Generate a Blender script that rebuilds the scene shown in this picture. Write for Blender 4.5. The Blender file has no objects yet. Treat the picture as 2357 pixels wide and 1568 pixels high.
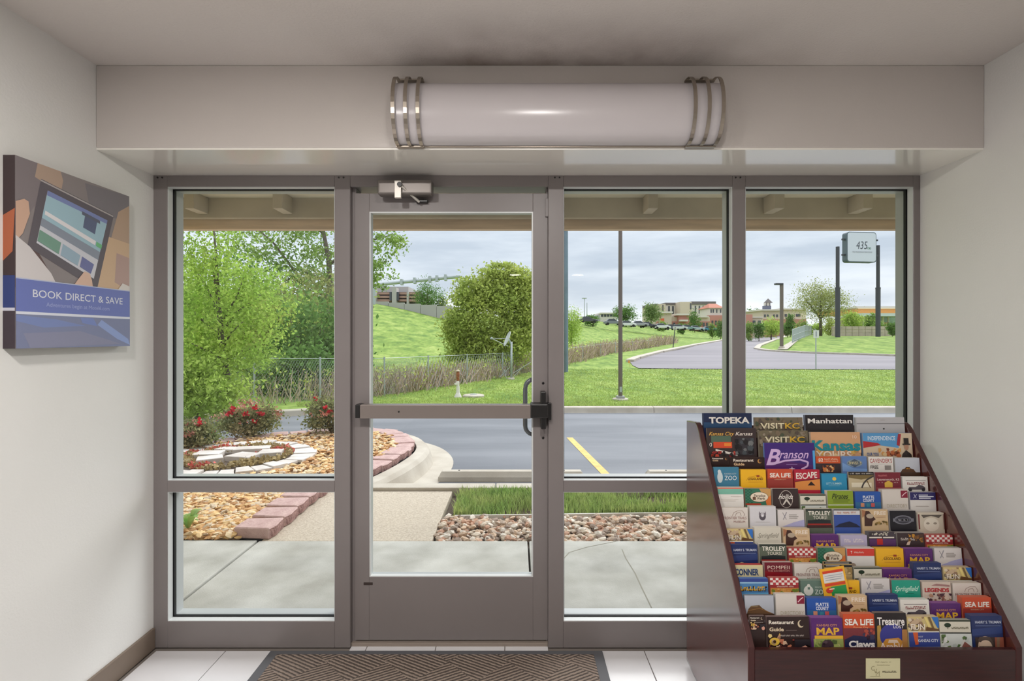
import bpy, bmesh, math, random
import numpy as np
from mathutils import Vector, Matrix

random.seed(7)
R = random.Random(11)
sc = bpy.context.scene
COL = sc.collection

# ------------------------------------------------------------------ camera
F, CX, CY, EYE = 1200.0, 1188.0, 777.0, 1.46      # focal length and vanishing point in photo pixels, eye height in metres
IW, IH = 2357.0, 1568.0
cam = bpy.data.cameras.new('camera')
cam.sensor_fit = 'HORIZONTAL'; cam.sensor_width = 36.0
cam.lens = F / IW * 36.0
cam.shift_x = -(CX - IW / 2) / IW
cam.shift_y = (CY - IH / 2) / IW
cam.clip_start = 0.05; cam.clip_end = 2000
cam_o = bpy.data.objects.new('camera', cam)
cam_o.location = (0, 0, EYE); cam_o.rotation_euler = (math.pi / 2, 0, 0)
COL.objects.link(cam_o); sc.camera = cam_o

# ------------------------------------------------------------------ sky
def srgb(c):
    r = []
    for x in c[:3]:
        x = x / 255.0
        r.append(x / 12.92 if x <= 0.04045 else ((x + 0.055) / 1.055) ** 2.4)
    return (r[0], r[1], r[2], 1.0)

W = bpy.data.worlds.new('overcast_sky'); sc.world = W; W.use_nodes = True
nt = W.node_tree; nt.nodes.clear()
N = nt.nodes.new; L = nt.links.new
out = N('ShaderNodeOutputWorld'); bg = N('ShaderNodeBackground'); tc = N('ShaderNodeTexCoord')
sep = N('ShaderNodeSeparateXYZ'); L(tc.outputs['Generated'], sep.inputs[0])
ramp = N('ShaderNodeValToRGB')                         # overcast sky: pale at the horizon, slate above it, brightest overhead
cr = ramp.color_ramp
cr.elements[0].position = 0.0; cr.elements[0].color = (0.80, 0.82, 0.84, 1)
cr.elements[1].position = 1.0; cr.elements[1].color = (1.50, 1.52, 1.56, 1)
for pos, c in ((0.05, (0.76, 0.79, 0.83)), (0.14, (0.66, 0.71, 0.78)), (0.30, (0.72, 0.77, 0.84)), (0.60, (1.20, 1.23, 1.28))):
    e = cr.elements.new(pos); e.color = (c[0], c[1], c[2], 1)
L(sep.outputs[2], ramp.inputs[0])
mp = N('ShaderNodeMapping'); mp.inputs['Scale'].default_value = (1.6, 1.6, 9.0); mp.inputs['Location'].default_value = (3.1, 0.4, 0.2)
L(tc.outputs['Generated'], mp.inputs[0])
nz = N('ShaderNodeTexNoise'); nz.inputs['Scale'].default_value = 1.7; nz.inputs['Detail'].default_value = 6; nz.inputs['Roughness'].default_value = 0.52
L(mp.outputs[0], nz.inputs['Vector'])
cl = N('ShaderNodeValToRGB'); cl.color_ramp.elements[0].position = 0.36; cl.color_ramp.elements[0].color = (0.74, 0.78, 0.83, 1)
cl.color_ramp.elements[1].position = 0.66; cl.color_ramp.elements[1].color = (1.16, 1.15, 1.14, 1)
L(nz.outputs[0], cl.inputs[0])
mul = N('ShaderNodeMix'); mul.data_type = 'RGBA'; mul.blend_type = 'MULTIPLY'; mul.inputs[0].default_value = 1.0
L(ramp.outputs[0], mul.inputs[6]); L(cl.outputs[0], mul.inputs[7])
L(mul.outputs[2], bg.inputs[0]); bg.inputs[1].default_value = 1.28
L(bg.outputs[0], out.inputs[0])

# soft sun behind the overcast, above the lawn to the right
sun = bpy.data.lights.new('veiled_sun', 'SUN'); sun.energy = 2.6; sun.angle = math.radians(48); sun.color = (1, 0.985, 0.97)
sun_o = bpy.data.objects.new('veiled_sun', sun); COL.objects.link(sun_o)
sun_o.rotation_euler = (math.radians(-42), math.radians(36), 0)
sun_o.location = (12, 20, 30)

vs = sc.view_settings
sc.display_settings.display_device = 'sRGB'
vs.view_transform = 'Standard'; vs.look = 'None'; vs.gamma = 1.0; vs.use_curve_mapping = False
vs.exposure = 0.0
try:
    sc.cycles.use_denoising = True
    sc.cycles.max_bounces = 7; sc.cycles.diffuse_bounces = 4; sc.cycles.glossy_bounces = 3
    sc.cycles.transparent_max_bounces = 10; sc.cycles.transmission_bounces = 2
    sc.cycles.sample_clamp_indirect = 8.0
    sc.cycles.caustics_reflective = False; sc.cycles.caustics_refractive = False
except Exception:
    pass

# ------------------------------------------------------------------ helpers
def P(px, py, d):
    """world point seen at photo pixel (px, py) at depth d"""
    return Vector(((px - CX) * d / F, d, EYE - (py - CY) * d / F))

class MB:
    """collects shapes that become ONE mesh object"""
    def __init__(s):
        s.v = []; s.f = []; s.m = []
    def add(s, vs, fs, mi=0):
        o = len(s.v)
        s.v.extend([tuple(v) for v in vs]); s.f.extend([tuple(i + o for i in f) for f in fs]); s.m.extend([mi] * len(fs))
        return s
    def box(s, x0, x1, y0, y1, z0, z1, mi=0):
        vs = [(x0, y0, z0), (x1, y0, z0), (x1, y1, z0), (x0, y1, z0), (x0, y0, z1), (x1, y0, z1), (x1, y1, z1), (x0, y1, z1)]
        return s.add(vs, [(0, 3, 2, 1), (4, 5, 6, 7), (0, 1, 5, 4), (1, 2, 6, 5), (2, 3, 7, 6), (3, 0, 4, 7)], mi)
    def quad(s, a, b, c, d, mi=0):
        return s.add([a, b, c, d], [(0, 1, 2, 3)], mi)
    def prism(s, pts, vec, mi=0):
        """closed polygon pts extruded by vec"""
        n = len(pts); vec = Vector(vec)
        vs = [Vector(p) for p in pts]; vs = vs + [p + vec for p in vs]
        fs = [tuple(range(n - 1, -1, -1)), tuple(range(n, 2 * n))] + [(i, (i + 1) % n, n + (i + 1) % n, n + i) for i in range(n)]
        return s.add(vs, fs, mi)
    def tube(s, pts, r, n=8, mi=0, cap=True):
        pts = [Vector(p) for p in pts]
        rs = r if isinstance(r, (list, tuple)) else [r] * len(pts)
        vs = []; fs = []
        up = Vector((0.13, 0.21, 0.97)).normalized()
        for i, p in enumerate(pts):
            t = (pts[min(i + 1, len(pts) - 1)] - pts[max(i - 1, 0)])
            t = t.normalized() if t.length > 1e-9 else Vector((0, 0, 1))
            a = t.cross(up)
            if a.length < 0.15: a = t.cross(Vector((1, 0, 0)))
            a.normalize(); b = t.cross(a)
            for k in range(n):
                q = 2 * math.pi * k / n
                vs.append(p + (a * math.cos(q) + b * math.sin(q)) * rs[i])
        for i in range(len(pts) - 1):
            for k in range(n):
                fs.append((i * n + k, i * n + (k + 1) % n, (i + 1) * n + (k + 1) % n, (i + 1) * n + k))
        if cap:
            fs.append(tuple(range(n - 1, -1, -1))); fs.append(tuple(range((len(pts) - 1) * n, len(pts) * n)))
        return s.add(vs, fs, mi)
    def lathe(s, prof, c=(0, 0, 0), n=16, mi=0):
        """profile [(r, z)] turned about the vertical through c"""
        vs = []; fs = []
        for r, z in prof:
            for k in range(n):
                q = 2 * math.pi * k / n
                vs.append((c[0] + r * math.cos(q), c[1] + r * math.sin(q), c[2] + z))
        for i in range(len(prof) - 1):
            for k in range(n):
                fs.append((i * n + k, i * n + (k + 1) % n, (i + 1) * n + (k + 1) % n, (i + 1) * n + k))
        fs.append(tuple(range(n - 1, -1, -1))); fs.append(tuple(range((len(prof) - 1) * n, len(prof) * n)))
        return s.add(vs, fs, mi)
    def mesh(s, name, mats, smooth=False, bevel=0.0, seg=2):
        me = bpy.data.meshes.new(name)
        me.from_pydata(s.v, [], s.f)
        mats = mats if isinstance(mats, (list, tuple)) else [mats]
        for m in mats: me.materials.append(m)
        if len(mats) > 1: me.polygons.foreach_set('material_index', s.m)
        if bevel > 0:
            bm = bmesh.new(); bm.from_mesh(me)
            es = [e for e in bm.edges if len(e.link_faces) == 2 and e.calc_face_angle(0) > 0.5]
            bmesh.ops.bevel(bm, geom=es, offset=bevel, segments=seg, affect='EDGES', profile=0.6)
            bm.to_mesh(me); bm.free()
        if smooth: me.polygons.foreach_set('use_smooth', [True] * len(me.polygons))
        if smooth == 'auto': me.set_sharp_from_angle(angle=0.6)
        me.update()
        return me
    def build(s, name, mats, parent=None, loc=None, rot=None, smooth=False, bevel=0.0, seg=2):
        return link(name, s.mesh(name, mats, smooth, bevel, seg), parent, loc, rot)

def link(name, me, parent=None, loc=None, rot=None):
    o = bpy.data.objects.new(name, me); COL.objects.link(o)
    if parent is not None: o.parent = parent
    if loc is not None: o.location = loc
    if rot is not None: o.rotation_euler = rot
    return o

def tag(o, label=None, cat=None, group=None, kind=None):
    if label: o['label'] = label
    if cat: o['category'] = cat
    if group: o['group'] = group
    if kind: o['kind'] = kind
    return o

def thing(name, label, cat, loc=(0, 0, 0), rot=None, group=None, kind=None):
    o = bpy.data.objects.new(name, None); COL.objects.link(o)
    o.empty_display_size = 0.05
    o.location = loc
    if rot is not None: o.rotation_euler = rot
    return tag(o, label, cat, group, kind)

def struct(name, label=None, loc=(0, 0, 0)):
    o = bpy.data.objects.new(name, None); COL.objects.link(o); o.location = loc
    o['kind'] = 'structure'
    if label: o['label'] = label
    return o

# ------------------------------------------------------------------ materials
MATS = {}
def M(name, col, rough=0.6, metal=0.0, var=0.0, scale=8.0, bump=0.0, bscale=None, spec=0.5, col2=None, detail=4.0, stretch=None, coat=0.0, island=0.0, trans=0.0, emit=None):
    """procedural principled material; col / col2 in sRGB 0-255, var or col2 gives noise-driven variation"""
    if name in MATS: return MATS[name]
    m = bpy.data.materials.new(name); m.use_nodes = True; MATS[name] = m
    t = m.node_tree; b = t.nodes['Principled BSDF']
    c = srgb(col)
    b.inputs['Base Color'].default_value = c
    b.inputs['Roughness'].default_value = rough; b.inputs['Metallic'].default_value = metal
    b.inputs['Specular IOR Level'].default_value = spec
    if coat: b.inputs['Coat Weight'].default_value = coat; b.inputs['Coat Roughness'].default_value = 0.08
    co = None
    def coords():
        nonlocal co
        if co is None:
            q = t.nodes.new('ShaderNodeTexCoord'); co = q.outputs['Object']
            if stretch:
                mpn = t.nodes.new('ShaderNodeMapping'); mpn.inputs['Scale'].default_value = stretch
                t.links.new(co, mpn.inputs[0]); co = mpn.outputs[0]
        return co
    colour = None
    if var > 0 or col2 is not None:
        n = t.nodes.new('ShaderNodeTexNoise'); n.inputs['Scale'].default_value = scale; n.inputs['Detail'].default_value = detail
        t.links.new(coords(), n.inputs['Vector'])
        r = t.nodes.new('ShaderNodeValToRGB')
        r.color_ramp.elements[0].position = 0.32; r.color_ramp.elements[1].position = 0.68
        if col2 is not None:
            r.color_ramp.elements[0].color = c; r.color_ramp.elements[1].color = srgb(col2)
        else:
            r.color_ramp.elements[0].color = (c[0] * (1 - var), c[1] * (1 - var), c[2] * (1 - var), 1)
            r.color_ramp.elements[1].color = (min(1, c[0] * (1 + var)), min(1, c[1] * (1 + var)), min(1, c[2] * (1 + var)), 1)
        t.links.new(n.outputs[0], r.inputs[0]); colour = r.outputs[0]
    if island > 0:
        g = t.nodes.new('ShaderNodeNewGeometry'); hs = t.nodes.new('ShaderNodeHueSaturation')
        mr = t.nodes.new('ShaderNodeMapRange'); mr.inputs[3].default_value = 1 - island; mr.inputs[4].default_value = 1 + island
        t.links.new(g.outputs['Random Per Island'], mr.inputs[0]); t.links.new(mr.outputs[0], hs.inputs['Value'])
        if colour is not None: t.links.new(colour, hs.inputs['Color'])
        else: hs.inputs['Color'].default_value = c
        colour = hs.outputs[0]
    if colour is not None: t.links.new(colour, b.inputs['Base Color'])
    if bump > 0:
        n2 = t.nodes.new('ShaderNodeTexNoise'); n2.inputs['Scale'].default_value = bscale or scale * 3; n2.inputs['Detail'].default_value = 5
        t.links.new(coords(), n2.inputs['Vector'])
        bp = t.nodes.new('ShaderNodeBump'); bp.inputs['Strength'].default_value = bump; bp.inputs['Distance'].default_value = 0.02
        t.links.new(n2.outputs[0], bp.inputs['Height']); t.links.new(bp.outputs[0], b.inputs['Normal'])
    if trans > 0:
        tr = t.nodes.new('ShaderNodeBsdfTranslucent'); mx = t.nodes.new('ShaderNodeMixShader'); mx.inputs[0].default_value = trans
        if colour is not None: t.links.new(colour, tr.inputs[0])
        else: tr.inputs[0].default_value = c
        o = t.nodes['Material Output']
        t.links.new(b.outputs[0], mx.inputs[1]); t.links.new(tr.outputs[0], mx.inputs[2]); t.links.new(mx.outputs[0], o.inputs[0])
    if emit:
        b.inputs['Emission Color'].default_value = c; b.inputs['Emission Strength'].default_value = emit
    return m

def glass_mat(name, tint=(0.96, 0.98, 0.97)):
    m = bpy.data.materials.new(name); m.use_nodes = True
    t = m.node_tree; t.nodes.clear()
    o = t.nodes.new('ShaderNodeOutputMaterial'); tr = t.nodes.new('ShaderNodeBsdfTransparent'); gl = t.nodes.new('ShaderNodeBsdfGlossy')
    fr = t.nodes.new('ShaderNodeFresnel'); mx = t.nodes.new('ShaderNodeMixShader')
    tr.inputs[0].default_value = (tint[0], tint[1], tint[2], 1); gl.inputs['Roughness'].default_value = 0.0
    gl.inputs[0].default_value = (0.9, 0.9, 0.9, 1); fr.inputs[0].default_value = 1.35
    t.links.new(fr.outputs[0], mx.inputs[0]); t.links.new(tr.outputs[0], mx.inputs[1]); t.links.new(gl.outputs[0], mx.inputs[2])
    t.links.new(mx.outputs[0], o.inputs[0])
    return m

TXT = {}
def text_shape(s, bold=0.0):
    """flat outline of a word: vertices (unit cap height, starting at x=0), faces, width"""
    key = (s, bold)
    if key in TXT: return TXT[key]
    cu = bpy.data.curves.new('lettering', 'FONT'); cu.body = s; cu.size = 1.0; cu.resolution_u = 3; cu.offset = bold
    ob = bpy.data.objects.new('lettering', cu); COL.objects.link(ob)
    dg = bpy.context.evaluated_depsgraph_get(); dg.update()
    me = bpy.data.meshes.new_from_object(ob.evaluated_get(dg))
    vs = [tuple(v.co) for v in me.vertices]; fs = [tuple(p.vertices) for p in me.polygons]
    bpy.data.objects.remove(ob); bpy.data.curves.remove(cu); bpy.data.meshes.remove(me)
    if not vs: vs = [(0, 0, 0), (1, 0, 0), (1, 1, 0)]; fs = [(0, 1, 2)]
    x0 = min(v[0] for v in vs); x1 = max(v[0] for v in vs); cap = 0.73
    vs = [((v[0] - x0) / cap, v[1] / cap) for v in vs]
    TXT[key] = (vs, fs, (x1 - x0) / cap)
    return TXT[key]
# ================================================================== the entry room
Y0 = 2.45                    # room face of the storefront frame
def sx(px, d=Y0): return (px - CX) * d / F
def sz(py, d=Y0): return EYE - (py - CY) * d / F
XL, XR = -1.705, 1.90        # side walls
YB = -5.6                    # back wall of the room, behind the camera
CEIL, SOF, YH = 2.565, 2.222, 2.115

m_head = M('header_gloss_paint', (202, 195, 190), rough=0.2, var=0.02, scale=1.5, bump=0.03, bscale=120, spec=0.6)  # header face coloured darker to stand in for its shade
m_wall = M('wall_paint', (226, 225, 222), rough=0.4, var=0.02, scale=1.5, bump=0.06, bscale=120, spec=0.35)
m_ceil = M('ceiling_paint', (216, 209, 203), rough=0.8, var=0.03, scale=2, bump=0.35, bscale=90)
m_frame = M('frame_aluminium_paint', (126, 119, 118), rough=0.38, var=0.03, scale=3, spec=0.5)
m_stop = M('glazing_stop', (205, 208, 208), rough=0.35, spec=0.6)
m_black = M('black_gasket', (14, 15, 18), rough=0.5)
m_bar = M('push_bar_metal', (132, 122, 117), rough=0.3, metal=0.25)
m_blackpl = M('black_plastic', (22, 20, 20), rough=0.35)
m_nickel = M('brushed_nickel', (170, 160, 148), rough=0.28, metal=0.9)
m_grout = M('grout', (120, 112, 106), rough=0.9)
m_tile = M('floor_tile', (212, 210, 212), rough=0.2, var=0.03, scale=3, spec=0.5)
m_base = M('baseboard_vinyl', (118, 104, 92), rough=0.5, var=0.05, scale=5)
m_glass = glass_mat('window_glass')

# floor: slab with separate tiles, joints recessed
fl = struct('floor')
MB().box(XL - 0.1, XR + 0.1, YB, 2.56, -0.12, -0.006).build('slab', m_grout, fl)
pitch = 0.325; gx0 = -1.353 - 4 * pitch
tile_cache = {}
iy = 0
yb = 2.43
while yb > YB + 0.05:
    ya = max(yb - pitch, YB)
    for ix in range(14):
        xa = max(gx0 + ix * pitch, XL); xb = min(gx0 + (ix + 1) * pitch, XR)
        if xb - xa < 0.03: continue
        k = (round(xb - xa, 3), round(yb - ya, 3))
        if k not in tile_cache:
            tile_cache[k] = MB().box(-k[0] / 2 + 0.002, k[0] / 2 - 0.002, -k[1] / 2 + 0.002, k[1] / 2 - 0.002, -0.008, 0.0).mesh('tile', m_tile, bevel=0.0012, seg=1)
        link('tile', tile_cache[k], fl, ((xa + xb) / 2, (ya + yb) / 2, 0))
    yb -= pitch
for ix in range(14):            # cut row of tiles under the door
    xa = max(gx0 + ix * pitch, sx(806)); xb = min(gx0 + (ix + 1) * pitch, sx(1262))
    if xb - xa > 0.03: MB().box(xa + 0.002, xb - 0.002, 2.432, 2.475, -0.008, 0.0).build('tile', m_tile, fl)

# walls
def wallbox(name, x0, x1, y0, y1, z0, z1, m=m_wall):
    o = MB().box(x0, x1, y0, y1, z0, z1).build(name, m); o['kind'] = 'structure'; return o
wallbox('wall_left', XL - 0.15, XL, YB, 2.60, -0.12, CEIL + 0.1)
wallbox('wall_right', XR, XR + 0.15, YB, 2.60, -0.12, CEIL + 0.1)
wallbox('wall_back', XL - 0.15, XR + 0.15, YB - 0.15, YB, -0.12, CEIL + 0.1)

# ceiling paint with dust and painted-in shade as a grey smudge along the header
m_ceil2 = bpy.data.materials.new('ceiling_paint_dust_shade'); m_ceil2.use_nodes = True
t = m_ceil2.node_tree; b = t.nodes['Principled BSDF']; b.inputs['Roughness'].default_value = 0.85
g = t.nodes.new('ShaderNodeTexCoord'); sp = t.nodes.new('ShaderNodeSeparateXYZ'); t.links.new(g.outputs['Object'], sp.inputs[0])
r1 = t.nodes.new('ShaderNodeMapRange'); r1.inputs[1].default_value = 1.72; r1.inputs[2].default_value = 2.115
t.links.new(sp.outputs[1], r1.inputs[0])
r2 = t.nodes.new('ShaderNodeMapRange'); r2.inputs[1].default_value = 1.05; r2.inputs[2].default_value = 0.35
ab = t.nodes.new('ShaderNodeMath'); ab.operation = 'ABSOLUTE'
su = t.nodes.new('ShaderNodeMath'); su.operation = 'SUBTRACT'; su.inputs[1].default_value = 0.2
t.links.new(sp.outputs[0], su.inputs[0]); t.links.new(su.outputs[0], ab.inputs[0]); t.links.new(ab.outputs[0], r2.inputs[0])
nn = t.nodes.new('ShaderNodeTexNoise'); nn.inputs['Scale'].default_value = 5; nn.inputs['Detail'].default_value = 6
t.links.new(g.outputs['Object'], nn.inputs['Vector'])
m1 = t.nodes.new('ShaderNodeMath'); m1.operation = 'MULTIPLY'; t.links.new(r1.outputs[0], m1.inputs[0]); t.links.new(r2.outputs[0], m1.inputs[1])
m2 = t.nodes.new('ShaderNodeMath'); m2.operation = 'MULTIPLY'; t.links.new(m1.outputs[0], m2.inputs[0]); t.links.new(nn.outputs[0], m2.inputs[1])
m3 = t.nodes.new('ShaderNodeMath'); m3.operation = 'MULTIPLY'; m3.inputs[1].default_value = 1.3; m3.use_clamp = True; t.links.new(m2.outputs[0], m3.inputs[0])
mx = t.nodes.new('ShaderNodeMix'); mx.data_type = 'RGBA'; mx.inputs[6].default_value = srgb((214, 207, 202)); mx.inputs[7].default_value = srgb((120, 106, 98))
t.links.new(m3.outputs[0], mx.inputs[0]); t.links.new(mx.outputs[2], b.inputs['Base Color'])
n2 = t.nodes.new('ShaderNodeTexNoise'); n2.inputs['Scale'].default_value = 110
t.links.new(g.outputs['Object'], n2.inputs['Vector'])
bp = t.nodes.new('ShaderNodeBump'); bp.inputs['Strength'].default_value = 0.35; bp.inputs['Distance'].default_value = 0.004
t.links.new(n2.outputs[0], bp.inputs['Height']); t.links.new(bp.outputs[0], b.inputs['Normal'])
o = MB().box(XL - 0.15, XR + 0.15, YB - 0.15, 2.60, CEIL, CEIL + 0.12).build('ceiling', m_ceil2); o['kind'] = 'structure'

# header beam with bevelled lower edge
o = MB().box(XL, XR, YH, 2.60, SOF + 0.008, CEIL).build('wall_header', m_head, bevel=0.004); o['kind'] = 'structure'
o = MB().box(XL, XR, YH + 0.003, Y0 + 0.10, SOF, SOF + 0.008).build('trim_2', M('soffit_gloss_daylit', (246, 242, 234), rough=0.24, spec=0.8, coat=1.0))  # daylight on the soffit is put into this lighter colour
MATS['soffit_gloss_daylit'].node_tree.nodes['Principled BSDF'].inputs['Coat IOR'].default_value = 1.8; tag(o, 'glossy soffit strip under the header, daylight put into its pale colour', None, kind='structure')

# baseboards
o = MB().box(XL, XL + 0.012, YB, Y0 - 0.004, 0.0005, 0.098).build('baseboard_left', m_base, bevel=0.003); o['kind'] = 'structure'
o = MB().box(XR - 0.012, XR, YB, Y0 - 0.004, 0.0005, 0.098).build('baseboard_right', m_base, bevel=0.003); o['kind'] = 'structure'

# ------------------------------------------------------------------ storefront frame, one window per bay
YF = 2.565                   # outer face of the frame
GY = 2.506                   # glass plane
xj0, xj1 = XL, sx(385)       # jamb at the left wall
xa0, xa1 = sx(770), sx(806)  # mullions beside the door
xb0, xb1 = sx(1262), sx(1297)
xc0, xc1 = sx(1686), sx(1716)
xr0, xr1 = sx(2103), XR
zt = SOF; zh = sz(429.5); zm1 = sz(1107); zm0 = sz(1133); zs = sz(1431)

sf = struct('trim_1', 'taupe aluminium storefront frame around the door and windows')
def member(name, x0, x1, z0, z1, y0=Y0, y1=YF, m=m_frame):
    return MB().box(x0, x1, y0, y1, z0, z1).build(name, m, sf, bevel=0.002, seg=1)
member('jamb', xj0, xj1, 0, zt); member('jamb', xr0, xr1, 0, zt)
for a_, b_ in ((xa0, xa1), (xb0, xb1), (xc0, xc1)): member('mullion', a_, b_, 0, zt)
for a_, b_ in ((xj1, xa0), (xa1, xb0), (xb1, xc0), (xc1, xr0)): member('head_rail', a_, b_, zh, zt)
# threshold under the door
MB().box(xa1, xb0, 2.462, 2.60, -0.008, sz(1474, 2.475) - 0.006).build('threshold', M('threshold_metal', (150, 138, 128), rough=0.4, metal=0.3), sf, bevel=0.003)
# door stops, set back from the frame face
for a_, b_ in ((xa1, xa1 + 0.02), (xb0 - 0.008, xb0)): member('door_stop', a_, b_, 0.0, zh, 2.478, 2.56)
# clips where the mullions meet the soffit
for px in (368, 785, 1282, 1698):
    for q in (-0.010, 0.012):
        MB().lathe([(0.004, 0), (0.004, 0.003)], n=8).build('screw', m_blackpl, sf, (sx(px) + q, Y0 - 0.0002, sz(409)), (math.pi / 2, 0, 0))

def window(n, label, x0, x1, has_low=True):
    w = struct('window_%d' % n, label)
    bays = [(zm1, zh)]
    if has_low: bays.append((zs, zm0))
    MB().box(x0, x1, Y0, YF, zm0, zm1).build('rail', m_frame, w, bevel=0.002, seg=1)
    MB().box(x0, x1, Y0, YF, 0.0, zs).build('sill_rail', m_frame, w, bevel=0.002, seg=1)
    for z0, z1 in bays:
        s = MB()      # inner glazing stop
        T = 0.0025
        for (a, b_, c, d) in ((x0, x0 + T, z0, z1), (x1 - T, x1, z0, z1), (x0 + T, x1 - T, z1 - T, z1), (x0 + T, x1 - T, z0, z0 + T)):
            s.box(a, b_, Y0 + 0.003, 2.486, c, d)
        s.build('glazing_stop', m_stop, w)
        s = MB(); T = 0.0075
        for (a, b_, c, d) in ((x0, x0 + T, z0, z1), (x1 - T, x1, z0, z1), (x0 + T, x1 - T, z1 - T, z1), (x0 + T, x1 - T, z0, z0 + T)):
            s.box(a, b_, 2.490, GY - 0.003, c, d)
        s.build('gasket', m_black, w)
        s = MB(); T = 0.004
        for (a, b_, c, d) in ((x0, x0 + T, z0, z1), (x1 - T, x1, z0, z1), (x0 + T, x1 - T, z1 - T, z1), (x0 + T, x1 - T, z0, z0 + T)):
            s.box(a, b_, GY + 0.004, YF - 0.002, c, d)
        s.build('outer_stop', m_stop, w)
        MB().quad((x0 + 0.001, GY, z0 + 0.001), (x1 - 0.001, GY, z0 + 0.001), (x1 - 0.001, GY, z1 - 0.001), (x0 + 0.001, GY, z1 - 0.001)).build('pane', m_glass, w)
    return w
window(1, 'tall storefront window beside the canvas poster, looking onto the flower bed', xj1, xa0)
window(2, 'storefront window between the door and the narrow mullion', xb1, xc0)
window(3, 'storefront window next to the bare white wall, above the brochure rack', xc1, xr0)

# ------------------------------------------------------------------ glass door
DY = 2.475
def dx(px): return sx(px, DY)
def dz(py): return sz(py, DY)
dr = struct('door_1', 'glass entry door in a taupe aluminium frame with a push bar')
x0, x1 = dx(816), dx(1261); gx0_, gx1_ = dx(850), dx(1227)
z0, z1 = dz(1474), dz(445); gz0, gz1 = dz(1329), dz(487)
MB().box(x0, gx0_, DY, DY + 0.045, z0, z1).build('stile', m_frame, dr, bevel=0.002)
MB().box(gx1_, x1, DY, DY + 0.045, z0, z1).build('stile', m_frame, dr, bevel=0.002)
MB().box(gx0_, gx1_, DY, DY + 0.045, gz1, z1).build('top_rail', m_frame, dr, bevel=0.002)
MB().box(gx0_, gx1_, DY, DY + 0.045, z0, gz0).build('bottom_rail', m_frame, dr, bevel=0.002)
s = MB(); T = 0.006
for (a, b_, c, d) in ((gx0_, gx0_ + T, gz0, gz1), (gx1_ - T, gx1_, gz0, gz1), (gx0_ + T, gx1_ - T, gz1 - T, gz1), (gx0_ + T, gx1_ - T, gz0, gz0 + T)):
    s.box(a, b_, DY + 0.002, DY + 0.043, c, d)
s.build('glazing_bead', m_stop, dr)
MB().quad((gx0_ + T, DY + 0.022, gz0 + T), (gx1_ - T, DY + 0.022, gz0 + T), (gx1_ - T, DY + 0.022, gz1 - T), (gx0_ + T, DY + 0.022, gz1 - T)).build('pane', m_glass, dr)
MB().box(dx(837), dx(858), DY - 0.001, DY, dz(1347), dz(1341)).build('maker_label', M('label_dark', (70, 60, 58), rough=0.4, metal=0.4), dr)
# offset pivot at the hinge side
MB().box(dx(1255), dx(1263), DY - 0.012, DY, dz(500), dz(458)).build('pivot', m_frame, dr, bevel=0.002)
# push bar
YBAR = 2.405
pb = MB().box(sx(828, YBAR), sx(1222, YBAR), YBAR, DY - 0.02, sz(964, YBAR), sz(932, YBAR)).build('push_bar', m_bar, dr, bevel=0.004)
MB().box(sx(817, YBAR), sx(828, YBAR), YBAR + 0.001, DY, sz(963, YBAR), sz(932, YBAR)).build('end_cap', m_blackpl, pb, bevel=0.003)
MB().lathe([(0.004, 0), (0.004, 0.002)], n=10).build('screw', m_blackpl, pb, (sx(918, YBAR), YBAR, sz(948, YBAR)), (math.pi / 2, 0, 0))
lt = MB().box(sx(1221, YBAR), sx(1262, YBAR), YBAR - 0.004, DY, sz(963, YBAR), sz(930, YBAR)).build('latch_case', m_blackpl, dr, bevel=0.006)
MB().box(sx(1245, YBAR), sx(1257, YBAR), YBAR + 0.006, DY, sz(989, YBAR), sz(903, YBAR)).build('latch_plate', m_blackpl, lt, bevel=0.004)
MB().box(xb0 - 0.004, xb0 + 0.014, Y0 - 0.016, Y0 + 0.03, sz(966), sz(927)).build('strike', m_blackpl, lt, bevel=0.003)
for py in (882, 1008):
    MB().lathe([(0.006, 0), (0.006, 0.003), (0.003, 0.005)], n=12).build('bolt', m_blackpl, dr, (dx(1250), DY, dz(py)), (math.pi / 2, 0, 0))
# pull handle on the outside face
hx = sx(1232, 2.52); yo = 2.52; q0, q1 = sz(1000, 2.6), sz(873, 2.6); xo = sx(1209, 2.6)
pts = [(hx + 0.01, yo, q1)]
for k in range(7):
    a = k / 6 * math.pi / 2
    pts.append((xo + 0.045 - 0.045 * math.sin(a), yo + 0.075, q1 - 0.045 + 0.045 * math.cos(a)))
for k in range(7):
    a = k / 6 * math.pi / 2
    pts.append((xo + 0.045 - 0.045 * math.cos(a), yo + 0.075, q0 + 0.045 - 0.045 * math.sin(a)))
pts.append((hx + 0.01, yo, q0))
MB().tube(pts, 0.0115, 10).build('pull_handle', M('pull_handle_metal', (120, 122, 128), rough=0.35, metal=0.4), dr, smooth=True)

# door closer on the head of the frame
YC = 2.39
cl_ = thing('door_closer', 'silver door closer with a folding arm above the glass door', 'door closer', (sx(930, YC), Y0, sz(447, YC)))
ox, oy, oz = cl_.location
m_clos = M('closer_metal', (118, 112, 108), rough=0.35, metal=0.5)
MB().box(sx(868, YC) - ox, sx(994, YC) - ox, YC - oy, -0.001, 0.0, sz(413, YC) - oz).build('body', m_clos, cl_, bevel=0.010, seg=3)
a0 = P(916, 416, YC - 0.012) - cl_.location; a1 = P(916, 456, YC - 0.012) - cl_.location
MB().box(a0.x - 0.015, a0.x + 0.015, a0.y - 0.006, a0.y + 0.012, a1.z, a0.z).build('arm_bracket', M('closer_arm', (205, 200, 192), rough=0.35, metal=0.3), cl_, bevel=0.002)
b0 = P(920, 425, YC - 0.02) - cl_.location; b1 = P(965, 465, DY - 0.03) - cl_.location
MB().tube([b0, b1], 0.006, 8).build('arm', MATS['closer_arm'], cl_)
MB().lathe([(0.011, -0.008), (0.011, 0.008)], n=12).build('pivot', m_blackpl, cl_, b0, (math.pi / 2, 0, 0))
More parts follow.
